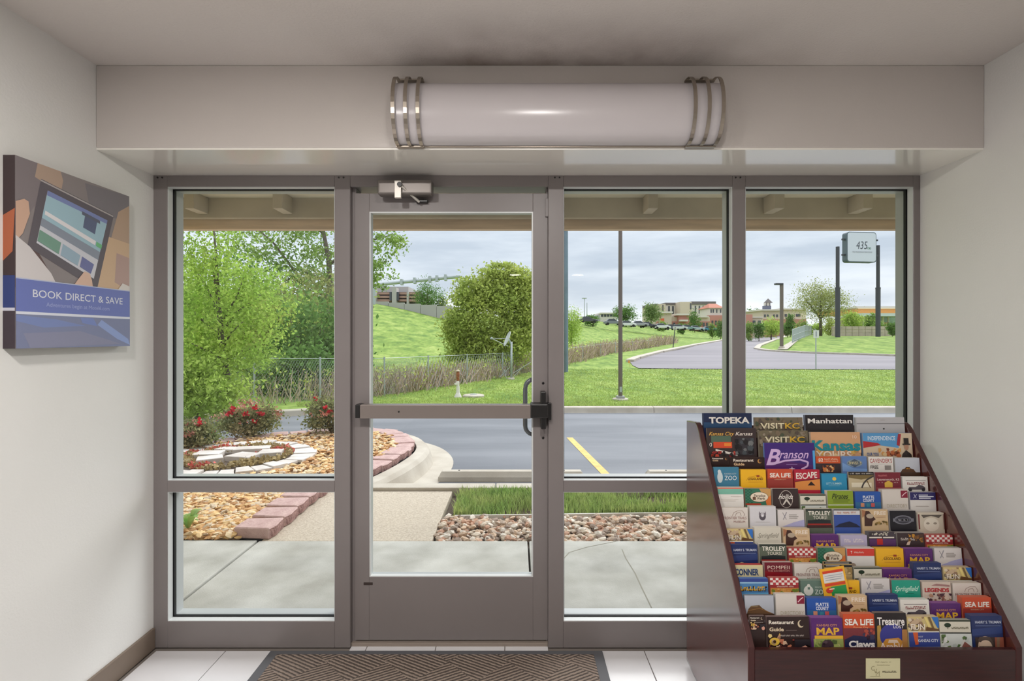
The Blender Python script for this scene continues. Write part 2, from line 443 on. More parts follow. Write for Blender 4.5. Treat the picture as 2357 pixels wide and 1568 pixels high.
f0 = P(960, 463, DY - 0.015) - cl_.location
MB().box(f0.x - 0.005, f0.x + 0.05, f0.y - 0.012, DY - oy, f0.z - 0.008, f0.z + 0.004).build('arm_foot', m_blackpl, cl_, bevel=0.002)

# ------------------------------------------------------------------ curved light fixture on the header
YX = 2.03
fx = thing('wall_light', 'long unlit white diffuser light with brushed nickel end brackets on the header', 'wall light', (sx(1283, YX), YH, sz(326, 2.06)))
ox, oy, oz = fx.location
L0, L1 = sx(908, 2.06) - ox, sx(1656, 2.06) - ox
Hh = sz(186, 2.06) - oz; dep = 0.105
def arc(d, n=28, h=Hh, z0=0.0):
    pts = []
    for k in range(n + 1):
        a = math.pi * k / n
        pts.append((-0.012 - (d - 0.012) * math.sin(a) ** 0.8, z0 + h / 2 - h / 2 * math.cos(a)))
    return pts
m_diff = M('diffuser_acrylic', (206, 200, 202), rough=0.22, spec=0.5)
pr = arc(dep)
poly = [(L0, y, z) for y, z in pr]
s = MB(); s.prism([Vector(p) for p in poly] + [Vector((L0, 0, Hh)), Vector((L0, 0, 0))], (L1 - L0, 0, 0))
s.build('diffuser', m_diff, fx, smooth='auto')
MB().box(L0 - 0.004, L1 + 0.004, -0.010, 0.0, -0.004, Hh + 0.004).build('back_plate', m_nickel, fx)
for side, (e0, e1) in enumerate(((sx(903, 2.02) - ox, sx(967, 2.02) - ox), (sx(1593, 2.02) - ox, sx(1664, 2.02) - ox))):
    ob = MB()
    hz0, hz1 = -0.006, Hh + 0.022
    ar = arc(dep + 0.012, 20, hz1 - hz0, hz0)
    root = None
    for i in range(3):
        xx = e0 + 0.006 + (e1 - e0 - 0.012) * i / 2
        b_ = MB()
        for k in range(len(ar) - 1):
            (ya, za), (yb_, zb) = ar[k], ar[k + 1]
            b_.add([(xx - 0.007, ya, za), (xx + 0.007, ya, za), (xx + 0.007, yb_, zb), (xx - 0.007, yb_, zb),
                    (xx - 0.007, ya - 0.004, za), (xx + 0.007, ya - 0.004, za), (xx + 0.007, yb_ - 0.004, zb), (xx - 0.007, yb_ - 0.004, zb)],
                   [(0, 3, 2, 1), (4, 5, 6, 7), (0, 1, 5, 4), (1, 2, 6, 5), (2, 3, 7, 6), (3, 0, 4, 7)])
        b_.build('bracket_bar', m_nickel, fx)
    for zz in (hz0, hz1):
        MB().box(e0, e1, -0.022, 0.0, zz - 0.003, zz + 0.003).build('bracket_end', m_nickel, fx, bevel=0.001)

# ------------------------------------------------------------------ back ceiling lamps of the room, and two fill lamps added over the entry
m_lamp = M('lamp_lens', (255, 246, 232), rough=0.5, emit=3.0)
m_ring = M('lamp_ring', (225, 222, 216), rough=0.5)
for lx, ly, LAMP_W, lab in ((-0.02, -4.05, 4.0, 'round ceiling lamp at the back of the room, in line with the door'), (1.07, -4.05, 4.0, 'round ceiling lamp at the back of the room, in line with the brochure rack'),
                            (-0.85, 0.5, 33.0, 'added round fill lamp over the entry, nearer the poster wall'), (0.15, 0.5, 33.0, 'added round fill lamp over the entry, in line with the light fixture')):
    dn = thing('ceiling_lamp', lab, 'ceiling lamp', (lx, ly, CEIL), group='round ceiling lamps of the entry room')
    MB().lathe([(0.115, -0.012), (0.125, -0.006), (0.125, 0.0)], n=28).build('ring', m_ring, dn)
    MB().lathe([(0.100, -0.016), (0.105, -0.012)], n=28).build('lens', m_lamp, dn)
    la = bpy.data.lights.new('lamp_glow', 'AREA'); la.shape = 'DISK'; la.size = 0.2; la.energy = LAMP_W; la.color = (1.0, 0.96, 0.92)
    lo = bpy.data.objects.new('lamp_glow', la); COL.objects.link(lo); lo.parent = dn; lo.location = (0, 0, -0.022)

# ------------------------------------------------------------------ door mat
m_rub = M('mat_rubber', (88, 88, 92), rough=0.7)
m_mat = bpy.data.materials.new('mat_carpet'); m_mat.use_nodes = True
t = m_mat.node_tree; b = t.nodes['Principled BSDF']; b.inputs['Roughness'].default_value = 0.95
g = t.nodes.new('ShaderNodeTexCoord')
def wave(rot, sc_=34.0):
    mpn = t.nodes.new('ShaderNodeMapping'); mpn.inputs['Rotation'].default_value = (0, 0, rot)
    t.links.new(g.outputs['Object'], mpn.inputs[0])
    w = t.nodes.new('ShaderNodeTexWave'); w.inputs['Scale'].default_value = sc_ / 1.9; w.inputs['Distortion'].default_value = 1.2; w.inputs['Detail'].default_value = 2; w.inputs['Detail Scale'].default_value = 4
    t.links.new(mpn.outputs[0], w.inputs['Vector']); return w.outputs['Fac']
wa, wb = wave(math.radians(62)), wave(math.radians(-62))
ck = t.nodes.new('ShaderNodeTexChecker'); ck.inputs['Scale'].default_value = 5.2
ck.inputs[1].default_value = (0, 0, 0, 1); ck.inputs[2].default_value = (1, 1, 1, 1)
mp2 = t.nodes.new('ShaderNodeMapping'); mp2.inputs['Rotation'].default_value = (0, 0, math.radians(45)); mp2.inputs['Location'].default_value = (0.03, 0.07, 0.55)
t.links.new(g.outputs['Object'], mp2.inputs[0]); t.links.new(mp2.outputs[0], ck.inputs[0])
mxa = t.nodes.new('ShaderNodeMix'); t.links.new(ck.outputs['Fac'], mxa.inputs[0]); t.links.new(wa, mxa.inputs[2]); t.links.new(wb, mxa.inputs[3])
nn = t.nodes.new('ShaderNodeTexNoise'); nn.inputs['Scale'].default_value = 160; t.links.new(g.outputs['Object'], nn.inputs['Vector'])
cr_ = t.nodes.new('ShaderNodeValToRGB'); cr_.color_ramp.elements[0].color = srgb((78, 68, 62)); cr_.color_ramp.elements[1].color = srgb((146, 130, 118))
cr_.color_ramp.elements[0].position = 0.35; cr_.color_ramp.elements[1].position = 0.7
ad = t.nodes.new('ShaderNodeMath'); ad.operation = 'MULTIPLY_ADD'; ad.inputs[1].default_value = 0.7; ad.inputs[2].default_value = -0.2
t.links.new(nn.outputs[0], ad.inputs[0])
ad2 = t.nodes.new('ShaderNodeMath'); ad2.operation = 'ADD'; t.links.new(mxa.outputs[0], ad2.inputs[0]); t.links.new(ad.outputs[0], ad2.inputs[1])
t.links.new(ad2.outputs[0], cr_.inputs[0]); t.links.new(cr_.outputs[0], b.inputs['Base Color'])
bp = t.nodes.new('ShaderNodeBump'); bp.inputs['Distance'].default_value = 0.006; bp.inputs['Strength'].default_value = 0.9
t.links.new(ad2.outputs[0], bp.inputs['Height']); t.links.new(bp.outputs[0], b.inputs['Normal'])
mt = thing('door_mat', 'brown ridged entrance mat with grey rubber edge in front of the door', 'mat', (-0.37, 1.95, 0.0))
MB().box(-0.77, 0.77, -0.47, 0.47, 0.0005, 0.006).build('rubber_border', m_rub, mt, bevel=0.003)
MB().box(-0.725, 0.725, -0.435, 0.435, 0.006, 0.0105).build('carpet', m_mat, mt, bevel=0.002)
# ================================================================== printed matter: poster and brochures
INK = {}
def ink(c):
    c = tuple(int(x) for x in c)
    if c not in INK: INK[c] = M('ink_%d_%d_%d' % c, c, rough=0.38, spec=0.4)
    return INK[c]

def printed(name, ops, w, h, parent, step=0.00022, loc=None, rot=None):
    """flat print on a w x h sheet in the local XZ plane (front = -Y); u, v from the top-left corner in sheet widths"""
    s = MB(); cols = []; lay = 1
    vmax = h / w
    def mi(c):
        c = tuple(c)
        if c not in cols: cols.append(c)
        return cols.index(c)
    def put(pts, faces, c):
        nonlocal lay
        vs = [(min(max(u, 0), 1) * w - w / 2, -lay * step, h - min(max(v, 0), vmax) * w) for u, v in pts]
        s.add(vs, faces, mi(c)); lay += 1
    for op in ops:
        k = op[0]
        if k == 'r':
            _, u0, v0, u1, v1, c = op; put([(u0, v0), (u0, v1), (u1, v1), (u1, v0)], [(0, 1, 2, 3)], c)
        elif k == 'p':
            put(op[1], [tuple(range(len(op[1])))], op[2])
        elif k == 'e':
            _, cu, cv, ru, rv, c = op
            put([(cu + ru * math.cos(-a * math.pi / 10), cv + rv * math.sin(-a * math.pi / 10)) for a in range(20)], [tuple(range(20))], c)
        elif k == 'ring':
            _, cu, cv, ru, rv, th, c = op
            pts = [(cu + (ru - th * q) * math.cos(a * math.pi / 12), cv + (rv - th * q) * math.sin(a * math.pi / 12)) for q in (0, 1) for a in range(24)]
            put(pts, [(a, (a + 1) % 24, 24 + (a + 1) % 24, 24 + a) for a in range(24)], c)
        elif k == 't':      # text, centre u, baseline-centre v, cap height, colour, fit width, slant, bold
            _, txt, cu, cv, ch, c, fw = op[:7]
            sh = op[7] if len(op) > 7 else 0.0; bo = op[8] if len(op) > 8 else 0.0
            vs, fs, tw = text_shape(txt, bo)
            kx = fw / tw
            put([(cu - fw / 2 + x * kx + sh * (y - 0.5) * ch, cv + ch / 2 - y * ch) for x, y in vs], fs, c)
        elif k == 'g':      # lettering too small to read: uneven strokes on a line
            _, cu, cv, ch, c, fw, seed = op
            rr = random.Random(seed); u = cu - fw / 2
            while u < cu + fw / 2:
                lw = ch * rr.uniform(.35, .75)
                if rr.random() < .14: u += lw; continue
                a_, b2 = cv - ch * rr.uniform(.3, .5), cv + ch * rr.uniform(.4, .5)
                for q0, q1, y0_, y1_ in ((0, .3, a_, b2), (.3, 1, *((a_, a_ + ch * .25) if rr.random() < .5 else (b2 - ch * .25, b2))), (.72, 1, cv, b2)):
                    put([(u + q0 * lw, y0_), (u + q0 * lw, y1_), (u + q1 * lw, y1_), (u + q1 * lw, y0_)], [(0, 1, 2, 3)], c); lay -= 1
                u += lw * 1.22
            lay += 1
        elif k == 'line':
            pts, th, c = op[1], op[2], op[3]
            for (a, b_), (c_, d) in zip(pts[:-1], pts[1:]):
                l = math.hypot(c_ - a, d - b_) or 1
                nx, ny = -(d - b_) / l * th / 2, (c_ - a) / l * th / 2
                put([(a + nx, b_ + ny), (a - nx, b_ - ny), (c_ - nx, d - ny), (c_ + nx, d + ny)], [(0, 1, 2, 3)], c); lay -= 1
            lay += 1
        elif k == 'dots':   # many small blots inside a box: a printed photograph seen from afar
            _, u0, v0, u1, v1, n, r, cs, seed = op
            rr = random.Random(seed)
            for i in range(n):
                cu, cv, q = rr.uniform(u0, u1), rr.uniform(v0, v1), r * rr.uniform(0.5, 1.2)
                a0 = rr.random() * 6
                pts = [(cu + q * math.cos(a0 - j * 1.2566) * rr.uniform(.7, 1.2), cv + q * math.sin(a0 - j * 1.2566) * rr.uniform(.7, 1.2)) for j in range(5)]
                pts = [(min(max(u, u0), u1), min(max(v, v0), v1)) for u, v in pts]
                put(pts, [(0, 1, 2, 3, 4)], cs[i % len(cs)])
                lay = lay if i % 4 == 3 else lay - 1
        elif k == 'check':
            _, u0, v0, u1, v1, n, c = op
            dw = (u1 - u0) / n; j = 0; v = v0
            while v < v1 - 1e-6:
                for i in range(n):
                    if (i + j) % 2 == 0:
                        put([(u0 + i * dw, v), (u0 + i * dw, min(v + dw * .8, v1)), (u0 + (i + 1) * dw, min(v + dw * .8, v1)), (u0 + (i + 1) * dw, v)], [(0, 1, 2, 3)], c); lay -= 1
                v += dw * .8; j += 1
            lay += 1
    return s.build(name, [ink(c) for c in cols], parent, loc, rot)

# ------------------------------------------------------------------ canvas poster on the left wall
pw, ph, pt = 0.511, 0.644, 0.04
po = thing('wall_poster', 'canvas poster of hands holding a tablet with a blue slogan band', 'poster', (XL, 1.732 + pw / 2, 1.423), (0, 0, math.pi / 2))
m_canv = M('canvas_edge', (74, 52, 50), rough=0.7, var=0.1, scale=12)
MB().box(-pw / 2, pw / 2, -pt, -0.0005, 0, ph).build('canvas', m_canv, po, bevel=0.003)
DK = (96, 88, 92)
vh = ph / pw
ops = [('r', 0, 0, 1, vh, (122, 112, 112)),
       ('p', [(0, 0), (0, .50), (.22, .18), (.32, 0)], (112, 100, 104)), ('p', [(.16, 0), (.14, .10), (.34, .16), (.36, .06), (.34, 0)], (170, 140, 120)),
       ('p', [(.55, .02), (.60, .22), (1, .22), (1, 0)], (104, 98, 104)), ('p', [(.88, .16), (.80, .40), (1, .42), (1, .08)], (176, 142, 116)),
       ('p', [(.74, .38), (.62, .86), (1, .86), (1, .40)], (206, 168, 128)), ('p', [(.86, .50), (.84, .74), (1, .80), (1, .52)], (176, 140, 128)),
       ('p', [(0, .54), (0, .86), (.34, .86), (.16, .60)], (70, 44, 40)),
       # tablet
       ('p', [(.185, .10), (.085, .58), (.66, .82), (.83, .20)], (70, 62, 70)),
       ('p', [(.185, .105), (.18, .115), (.82, .215), (.828, .205)], (170, 160, 160)),
       ('p', [(.235, .165), (.15, .545), (.63, .735), (.765, .255)], (206, 208, 218)),
       ('p', [(.235, .165), (.228, .20), (.757, .285), (.765, .255)], (104, 120, 178)),
       ('p', [(.228, .20), (.19, .365), (.69, .52), (.757, .285)], (150, 190, 206)),
       ('p', [(.19, .365), (.178, .42), (.672, .585), (.69, .52)], (122, 132, 150)),
       ('p', [(.55, .255), (.53, .36), (.64, .39), (.665, .275)], (66, 76, 110)), ('p', [(.52, .24), (.52, .265), (.69, .30), (.69, .275)], (70, 74, 96)),
       ('p', [(.215, .31), (.21, .338), (.64, .475), (.65, .442)], (236, 232, 236)), ('p', [(.655, .445), (.648, .478), (.70, .495), (.71, .462)], (90, 180, 110)),
       ('p', [(.172, .45), (.155, .53), (.32, .595), (.34, .51)], (96, 142, 122)), ('p', [(.355, .515), (.335, .60), (.48, .655), (.505, .575)], (140, 170, 190)),
       ('p', [(.52, .58), (.50, .66), (.60, .70), (.63, .625)], (86, 92, 150)),
       # hands
       ('p', [(0, .30), (0, .56), (.05, .50), (.10, .36), (.09, .28), (.06, .27)], (206, 160, 134)),
       ('p', [(0, .52), (0, .86), (.33, .86), (.26, .74), (.10, .58)], (214, 206, 206)),
       ('p', [(.36, .84), (.38, .80), (.45, .80), (.48, .76), (.54, .69), (.59, .70), (.61, .75), (.63, .86), (.36, .86)], (218, 176, 152)),
       ('p', [(.82, .86), (.92, .74), (1, .76), (1, .86)], (222, 214, 208)), ('t', 'me', .94, .815, .035, (80, 76, 80), .10, 0, .02),
       # bands
       ('r', 0, .80, 1, 1.016, (84, 98, 178)), ('r', 0, .795, 1, .802, (176, 186, 220)),
       ('t', 'BOOK DIRECT & SAVE', .52, .888, .054, (226, 228, 240), .80, 0, .004),
       ('t', 'Adventures begin at Motel6.com', .50, .958, .030, (150, 160, 214), .56),
       ('r', 0, 1.016, 1, 1.034, (222, 226, 240)),
       ('r', 0, 1.034, 1, vh, (104, 112, 152)),
       ('p', [(.0, 1.04), (.30, 1.06), (.55, 1.10), (.20, 1.12), (0, 1.08)], (100, 118, 180)),
       ('p', [(.70, 1.05), (.98, 1.20), (1, 1.25), (.86, 1.20), (.66, 1.09)], (126, 148, 208)), ('p', [(.5, 1.04), (.62, 1.04), (.66, 1.10), (.52, 1.08)], (96, 116, 186)),
       ('p', [(.05, 1.16), (.5, 1.14), (.9, 1.24), (.1, vh)], (118, 120, 152))]
# print colours paled to stand in for window light washing over the poster
def pale(c, k=0.22): return tuple(int(x + (206 - x) * k) for x in c)
ops = [tuple(pale(e) if isinstance(e, tuple) and len(e) == 3 and not isinstance(e[0], tuple) else e for e in op) for op in ops]
printed('printed_face', ops, pw, ph, po, 0.0001, (0, -pt, 0))
# printed side of the canvas, wrapping round the near edge
sd = [('r', 0, 0, 1, 16.1, (58, 44, 46)), ('p', [(0, 5), (0, 8.8), (.8, 8), (1, 4.4)], (166, 92, 62)), ('r', 0, 10, 1, 12.7, (44, 58, 112)), ('r', 0, 12.7, 1, 12.95, (190, 190, 200)), ('r', 0, 12.95, 1, 16.1, (60, 50, 58))]
printed('printed_edge', sd, pt, ph, po, 0.0001, (-pw / 2, -pt / 2, 0), (0, 0, -math.pi / 2))

# ------------------------------------------------------------------ brochure rack
RX0, RX1 = 0.763, 1.665              # outer faces of the side panels
RI0, RI1 = 0.785, 1.643
RYF, RYB = 1.714, 2.335
m_cherry = M('cherry_veneer', (92, 40, 34), rough=0.24, col2=(66, 26, 24), scale=5, detail=7, stretch=(26, 26, 1.6), spec=1.0, coat=1.0)
m_cherry.node_tree.nodes['Principled BSDF'].inputs['Coat IOR'].default_value = 1.9
m_cherry.node_tree.nodes['Principled BSDF'].inputs['Coat Roughness'].default_value = 0.12
m_cherryd = M('cherry_front', (62, 28, 27), rough=0.3, col2=(46, 20, 20), scale=5, detail=7, stretch=(1.6, 26, 26), spec=0.5)
m_edge = M('cherry_edge', (62, 26, 25), rough=0.55, var=0.2, scale=20, stretch=(1, 1, 0.1))
rk = thing('brochure_rack', 'cherry wood brochure rack with sloping sides standing against the window', 'rack', ((RX0 + RX1) / 2, RYF, 0.0))
rx, ry = rk.location.x, rk.location.y
def side(name, x0, x1):
    prof = [(RYB, 0.03), (RYB, 1.088), (2.235, 1.098)]
    for k in range(6):
        a = k / 5
        prof.append((2.225 - 0.06 * a, 1.100 - 0.005 * a - 0.05 * a * a))
    prof += [(RYF, 0.44), (RYF, 0.03), (RYF + 0.05, 0.012), (RYB - 0.08, 0.012)]
    s = MB(); s.prism([(x0 - rx, y - ry, z) for y, z in prof], (x1 - x0, 0, 0))
    o = s.build(name, [m_cherry, m_edge], rk, bevel=0.003)
    for p_ in o.data.polygons: p_.material_index = 0 if abs(p_.normal.x) > 0.7 else 1
    return o
side('side_panel', RX0, RI0); side('side_panel', RI1, RX1)
MB().box(RI0 - rx, RI1 - rx, 2.315 - ry, 2.333 - ry, 0.05, 1.07).build('back_panel', m_cherryd, rk)
MB().box(RI0 - rx, RI1 - rx, 0.0, 0.018, 0.03, 0.432).build('front_panel', m_cherryd, rk, bevel=0.003)
MB().box(RI0 - rx, RI1 - rx, 0.018, 0.60, 0.05, 0.068).build('bottom_shelf', m_cherryd, rk)
for ax in (RX0 + 0.03, RX1 - 0.03):
    for ay in (RYF + 0.07, RYB - 0.10):
        MB().lathe([(0.012, 0.0), (0.016, 0.004), (0.016, 0.022), (0.010, 0.031)], n=12).build('foot', m_blackpl, rk, (ax - rx, ay - ry, 0))
# brass plate
pl = MB().box(-0.056, 0.056, -0.0015, 0.0, -0.033, 0.033).build('name_plate', M('plate_cream', (206, 200, 160), rough=0.4), rk, (1.205 - rx, -0.0005, 0.372))
PLATE = [('g', .5, .10, .035, (150, 144, 110), .46, 20), ('g', .5, .19, .03, (150, 144, 110), .36, 21),
         ('t', 'C', .20, .28, .14, (150, 142, 104), .10), ('t', 'V', .27, .36, .14, (150, 142, 104), .10), ('t', 'M', .34, .43, .14, (150, 142, 104), .11), ('g', .68, .38, .055, (84, 78, 60), .40, 22), ('r', .12, .52, .42, .53, (160, 152, 116))]
printed('plate_print', PLATE, 0.112, 0.066, pl, 0.0001, (0, -0.0015, -0.033))

# rows: depth of the top front edge of every row, and the height of its pocket floor
TILT = math.radians(5)
ROW_D = [2.20 - 0.04 * k for k in range(12)]
ROW_ZY = [66, 150, 300, 380, 490, 598, 718, 812, 910, 995, 1092, 1203]     # heights of the rows in the photo crop
def ztop(zy, d): return EYE - (930 + zy / 2.458 - CY) * d / F
FLOOR = [ztop(ROW_ZY[k], ROW_D[k]) - 0.195 for k in range(12)]
m_div = M('rack_divider', (44, 22, 22), rough=0.5)
for k in range(12):
    d = ROW_D[k]
    yb_ = d - 0.195 * math.sin(TILT)               # front bottom of the brochures
    MB().box(RI0 - rx + .0005, RI1 - rx - .0005, yb_ - 0.004 - ry, yb_ + 0.030 - ry, FLOOR[k] - 0.005, FLOOR[k] - 0.0005).build('pocket_floor', m_div, rk)
    if k < 11:                                      # board behind the next row
        z1 = ztop(ROW_ZY[k + 1], ROW_D[k + 1]) - 0.035 - FLOOR[k + 1]
        MB().box(RI0 - rx + .0005, RI1 - rx - .0005, -0.0015, 0.0015, 0, z1).build('row_divider', m_div, rk, (0, ROW_D[k + 1] - 0.195 * math.sin(TILT) + 0.0305 - ry, FLOOR[k + 1]), (-TILT, 0, 0))

WH = (226, 222, 216); CRM = (222, 212, 190); NAVY = (34, 48, 96); PUR = (88, 40, 108); GLD = (228, 176, 56)
DESIGN = {}
def D(k, desc, base, edge, ops): DESIGN[k] = (desc, base, edge, ops)
D('topeka', 'navy magazines with bold white capitals', (30, 40, 72), (60, 70, 100), [('r', 0, .19, 1, .30, (40, 70, 104)), ('t', 'TOPEKA', .53, .145, .125, (226, 220, 212), .84, 0, .035)])
VK = lambda s: [('dots', 0, 0, 1, .32, 60, .05, [(120, 104, 84), (70, 78, 60), (140, 128, 110), (86, 74, 66)], s), ('t', 'VISIT', .36, .17, .115, (226, 214, 180), .50, 0, .022), ('t', 'KC', .77, .17, .115, (214, 170, 60), .30, 0, .022)]
D('visita', 'olive brown city magazines titled VISIT', (112, 100, 80), (150, 140, 124), VK(1))
D('visitb', 'olive brown city magazines titled VISIT', (108, 98, 78), (150, 140, 124), VK(2))
D('manh', 'black magazines titled Manhattan in serif letters', (38, 34, 38), (120, 124, 140), [('dots', .02, .02, .98, .26, 40, .02, [(48, 44, 48), (54, 44, 48)], 5), ('t', 'Manhattan', .5, .12, .10, (232, 228, 222), .92, 0, .024)])
D('blank', 'plain pale grey magazines', (186, 184, 186), (200, 198, 196), [('r', 0, .12, 1, .135, (120, 118, 120)), ('r', .5, .05, .60, .06, (166, 162, 160)), ('e', .56, .235, .02, .015, (30, 30, 30))])
D('kck', 'dark travel magazines with gold script and an orange train', (58, 46, 46), (120, 110, 100), [('r', .08, .16, .48, .30, (80, 100, 84)), ('t', 'Kansas City', .30, .11, .075, (214, 166, 76), .50, .35, .008), ('t', 'Kansas', .76, .11, .075, (226, 216, 206), .34, .35, .008),
   ('r', .12, .28, .50, .40, (204, 74, 44)), ('r', .34, .30, .48, .36, (220, 130, 50)), ('p', [(.16, .42), (.16, .46), (.60, .56), (.62, .52)], (220, 214, 204)), ('r', .56, .20, .94, .54, (54, 50, 56)), ('dots', .56, .20, .94, .54, 24, .06, [(34, 30, 32), (110, 112, 112), (24, 22, 24), (70, 76, 80)], 6), ('dots', .06, .46, .56, .60, 16, .04, [(140, 40, 40), (190, 70, 50), (40, 34, 36)], 7), ('t', '0', .06, .33, .08, (226, 216, 206), .05)])
D('kansas', 'tan magazines with large teal word Kansas', (206, 158, 118), (214, 196, 176), [('dots', 0, .25, 1, .70, 40, .07, [(222, 176, 130), (196, 146, 104), (214, 170, 90), (226, 196, 150)], 8), ('t', 'Kansas', .50, .26, .20, (16, 132, 144), .98, 0, .04), ('t', 'YOURS', .44, .45, .15, (232, 214, 196), .72, 0, .02), ('t', '10', .88, .09, .07, (236, 210, 190), .08)])
D('indep', 'blue and red town guides showing a top hat', (206, 186, 160), (120, 150, 190), [('p', [(0, 0), (0, .20), (.72, .30), (.74, 0)], (86, 150, 200)), ('t', 'INDEPENDENCE', .38, .10, .085, (214, 226, 236), .56, 0, .012), ('p', [(0, .16), (0, .30), (.36, .24), (.30, .20)], (176, 44, 50)), ('p', [(.68, .24), (.72, .02), (.78, .02), (.74, .26)], (160, 40, 54)), ('dots', .30, .30, .76, .58, 22, .06, [(176, 96, 54), (206, 150, 84), (120, 60, 40), (214, 186, 140)], 9),
   ('t', 'OUR YOU', .18, .42, .06, (50, 90, 150), .24, 0, .02), ('p', [(.74, .60), (.78, .42), (.86, .34), (.96, .42), (1, .60)], (44, 34, 32)), ('e', .87, .27, .045, .07, (170, 128, 104)), ('r', .82, .10, .92, .22, (40, 32, 30)), ('r', .79, .21, .95, .235, (40, 32, 30))])
D('restm', 'dark brown restaurant guide magazines', (42, 24, 22), (90, 70, 60), [('t', 'Restaurant', .40, .08, .075, (226, 214, 200), .58, 0, .03), ('t', 'Guide', .27, .19, .075, (222, 190, 150), .30, 0, .03), ('e', .86, .11, .06, .06, (190, 140, 80)), ('e', .88, .10, .045, .05, (60, 34, 28))])
D('branson', 'purple magazine with white script lettering and a star', (62, 36, 116), (110, 140, 200), [('p', [(0, .30), (0, 1.2), (1, 1.2), (1, .45)], (84, 34, 104)), ('t', 'B', .20, .27, .32, (206, 176, 218), .24, .35, .02), ('t', 'ranson', .60, .22, .17, (206, 176, 218), .56, .35, .008), ('line', [(.16, .42), (.40, .35), (.70, .33), (.86, .38), (.84, .46), (.72, .52)], .035, (206, 176, 218)), ('r', .42, .42, .64, .43, (150, 120, 180)), ('p', [(.53, .46), (.515, .50), (.47, .505), (.505, .535), (.49, .58), (.53, .555), (.57, .58), (.555, .535), (.59, .505), (.545, .50)], (214, 190, 214)), ('r', .955, .15, 1, .55, (80, 160, 214))])
D('two', 'orange and black coupon brochures with a big 2', (54, 40, 44), (196, 170, 150), [('r', 0, 0, 1, .28, (200, 82, 40)), ('t', '$2', .20, .14, .13, (232, 218, 204), .20, 0, .03), ('g', .62, .10, .07, (236, 200, 170), .54, 2), ('g', .62, .19, .05, (236, 190, 160), .54, 3), ('dots', .25, .36, .75, .62, 22, .07, [(210, 120, 60), (226, 180, 120), (110, 56, 40)], 10)])
D('bluel', 'blue brochures with a diamond badge', (96, 128, 182), (150, 170, 200), [('p', [(0, .25), (0, .6), (1, .6), (1, .50), (.45, .48)], (120, 156, 206)), ('e', .5, .27, .32, .15, (132, 150, 160)), ('p', [(.5, .10), (.20, .27), (.5, .44), (.80, .27)], (78, 92, 110)), ('g', .5, .27, .12, (206, 196, 150), .46, 1)])
D('cav', 'white coupon brochures with thin red capital lettering', WH, (190, 180, 170), [('t', "CAVENDER'S", .5, .15, .17, (166, 44, 44), .90, 0, .006), ('r', .06, .285, .94, .295, (150, 140, 134)), ('t', 'FREE', .22, .40, .13, (70, 62, 60), .32, 0, .02), ('r', .64, .34, .90, .52, (140, 134, 130))])
D('wbld', 'pale grey brochures with a small brown roof picture', (192, 196, 206), (206, 204, 200), [('p', [(.20, .58), (.28, .46), (.40, .42), (.42, .36), (.58, .36), (.60, .42), (.74, .46), (.82, .58)], (86, 56, 34)), ('g', .5, .43, .05, (226, 160, 60), .16, 4), ('r', 0, .58, 1, .8, (70, 48, 34))])
D('zoo', 'teal blue zoo brochures with white animal sketch', (62, 120, 148), (96, 140, 160), [('e', .24, .40, .11, .22, (196, 206, 208)), ('e', .22, .18, .07, .08, (196, 206, 208)), ('t', 'KANSAS CITY', .66, .26, .06, (190, 204, 210), .48), ('t', 'ZOO', .66, .42, .18, (220, 226, 228), .48)])
D('lego', 'bright yellow theme park brochures with small black lettering', (232, 176, 36), (216, 168, 60), [('line', [(.20, .44), (.30, .30), (.62, .24), (.84, .26)], .012, (170, 120, 20)), ('t', 'LEGOLAND', .58, .36, .10, (84, 50, 20), .60, 0, .02), ('r', .62, .22, .74, .29, (150, 60, 30)), ('r', .28, .48, .86, .49, (190, 130, 30))])
D('sea', 'orange red aquarium brochures with fat white lettering', (196, 76, 44), (190, 96, 70), [('r', 0, .36, 1, 2.2, (150, 56, 48)), ('t', 'SEA LiFE', .50, .23, .17, (232, 222, 212), .84, 0, .035), ('t', 'KANSAS CITY', .5, .40, .045, (220, 170, 130), .46)])
D('escape', 'crimson brochures with slanted white ESCAPE lettering', (176, 32, 56), (190, 60, 70), [('p', [(0, .46), (0, .8), (1, .8), (1, .34)], (214, 136, 66)), ('p', [(0, .44), (0, .49), (1, .37), (1, .32)], (120, 20, 40)), ('t', 'ESC', .26, .24, .24, (232, 222, 214), .42, 0, .02), ('t', 'APE', .68, .20, .24, (232, 222, 214), .42, 0, .02), ('p', [(.50, .62), (.64, .46), (.80, .62)], (44, 26, 26))])
D('summer', 'sky blue brochures with a yellow square badge', (44, 138, 178), (70, 140, 170), [('e', .50, .20, .08, .07, (226, 190, 80)), ('t', "LET'S SUMMER", .48, .38, .085, (170, 206, 216), .62, 0, .01), ('r', .26, .46, .70, .475, (110, 170, 190))])
D('arch', 'sepia brochures showing a curved black arch', (196, 180, 146), (170, 160, 150), [('r', 0, 0, 1, .12, (34, 30, 32)), ('g', .5, .06, .05, (222, 214, 206), .88, 5), ('p', [(0, .12), (0, .22), (.5, .30), (1, .20), (1, .12)], (120, 102, 62)), ('r', .1, .42, .9, .6, (226, 216, 190)), ('line', [(.50, .62), (.58, .45), (.72, .30), (1, .16)], .06, (66, 60, 58)), ('line', [(.72, .34), (.84, .62)], .035, (120, 92, 56))])
D('leav', 'maroon town brochures with a small gold house badge', (118, 34, 48), (170, 140, 140), [('g', .28, .12, .07, (200, 120, 120), .36, 6), ('t', 'Leavenworth, KS', .5, .27, .09, (222, 196, 190), .88, 0, .01), ('g', .2, .39, .05, (206, 170, 166), .16, 7), ('g', .8, .39, .05, (206, 170, 166), .16, 8), ('p', [(.34, .62), (.34, .40), (.5, .32), (.66, .40), (.66, .62)], (214, 174, 70)), ('r', 0, .58, 1, .8, (150, 70, 76))])
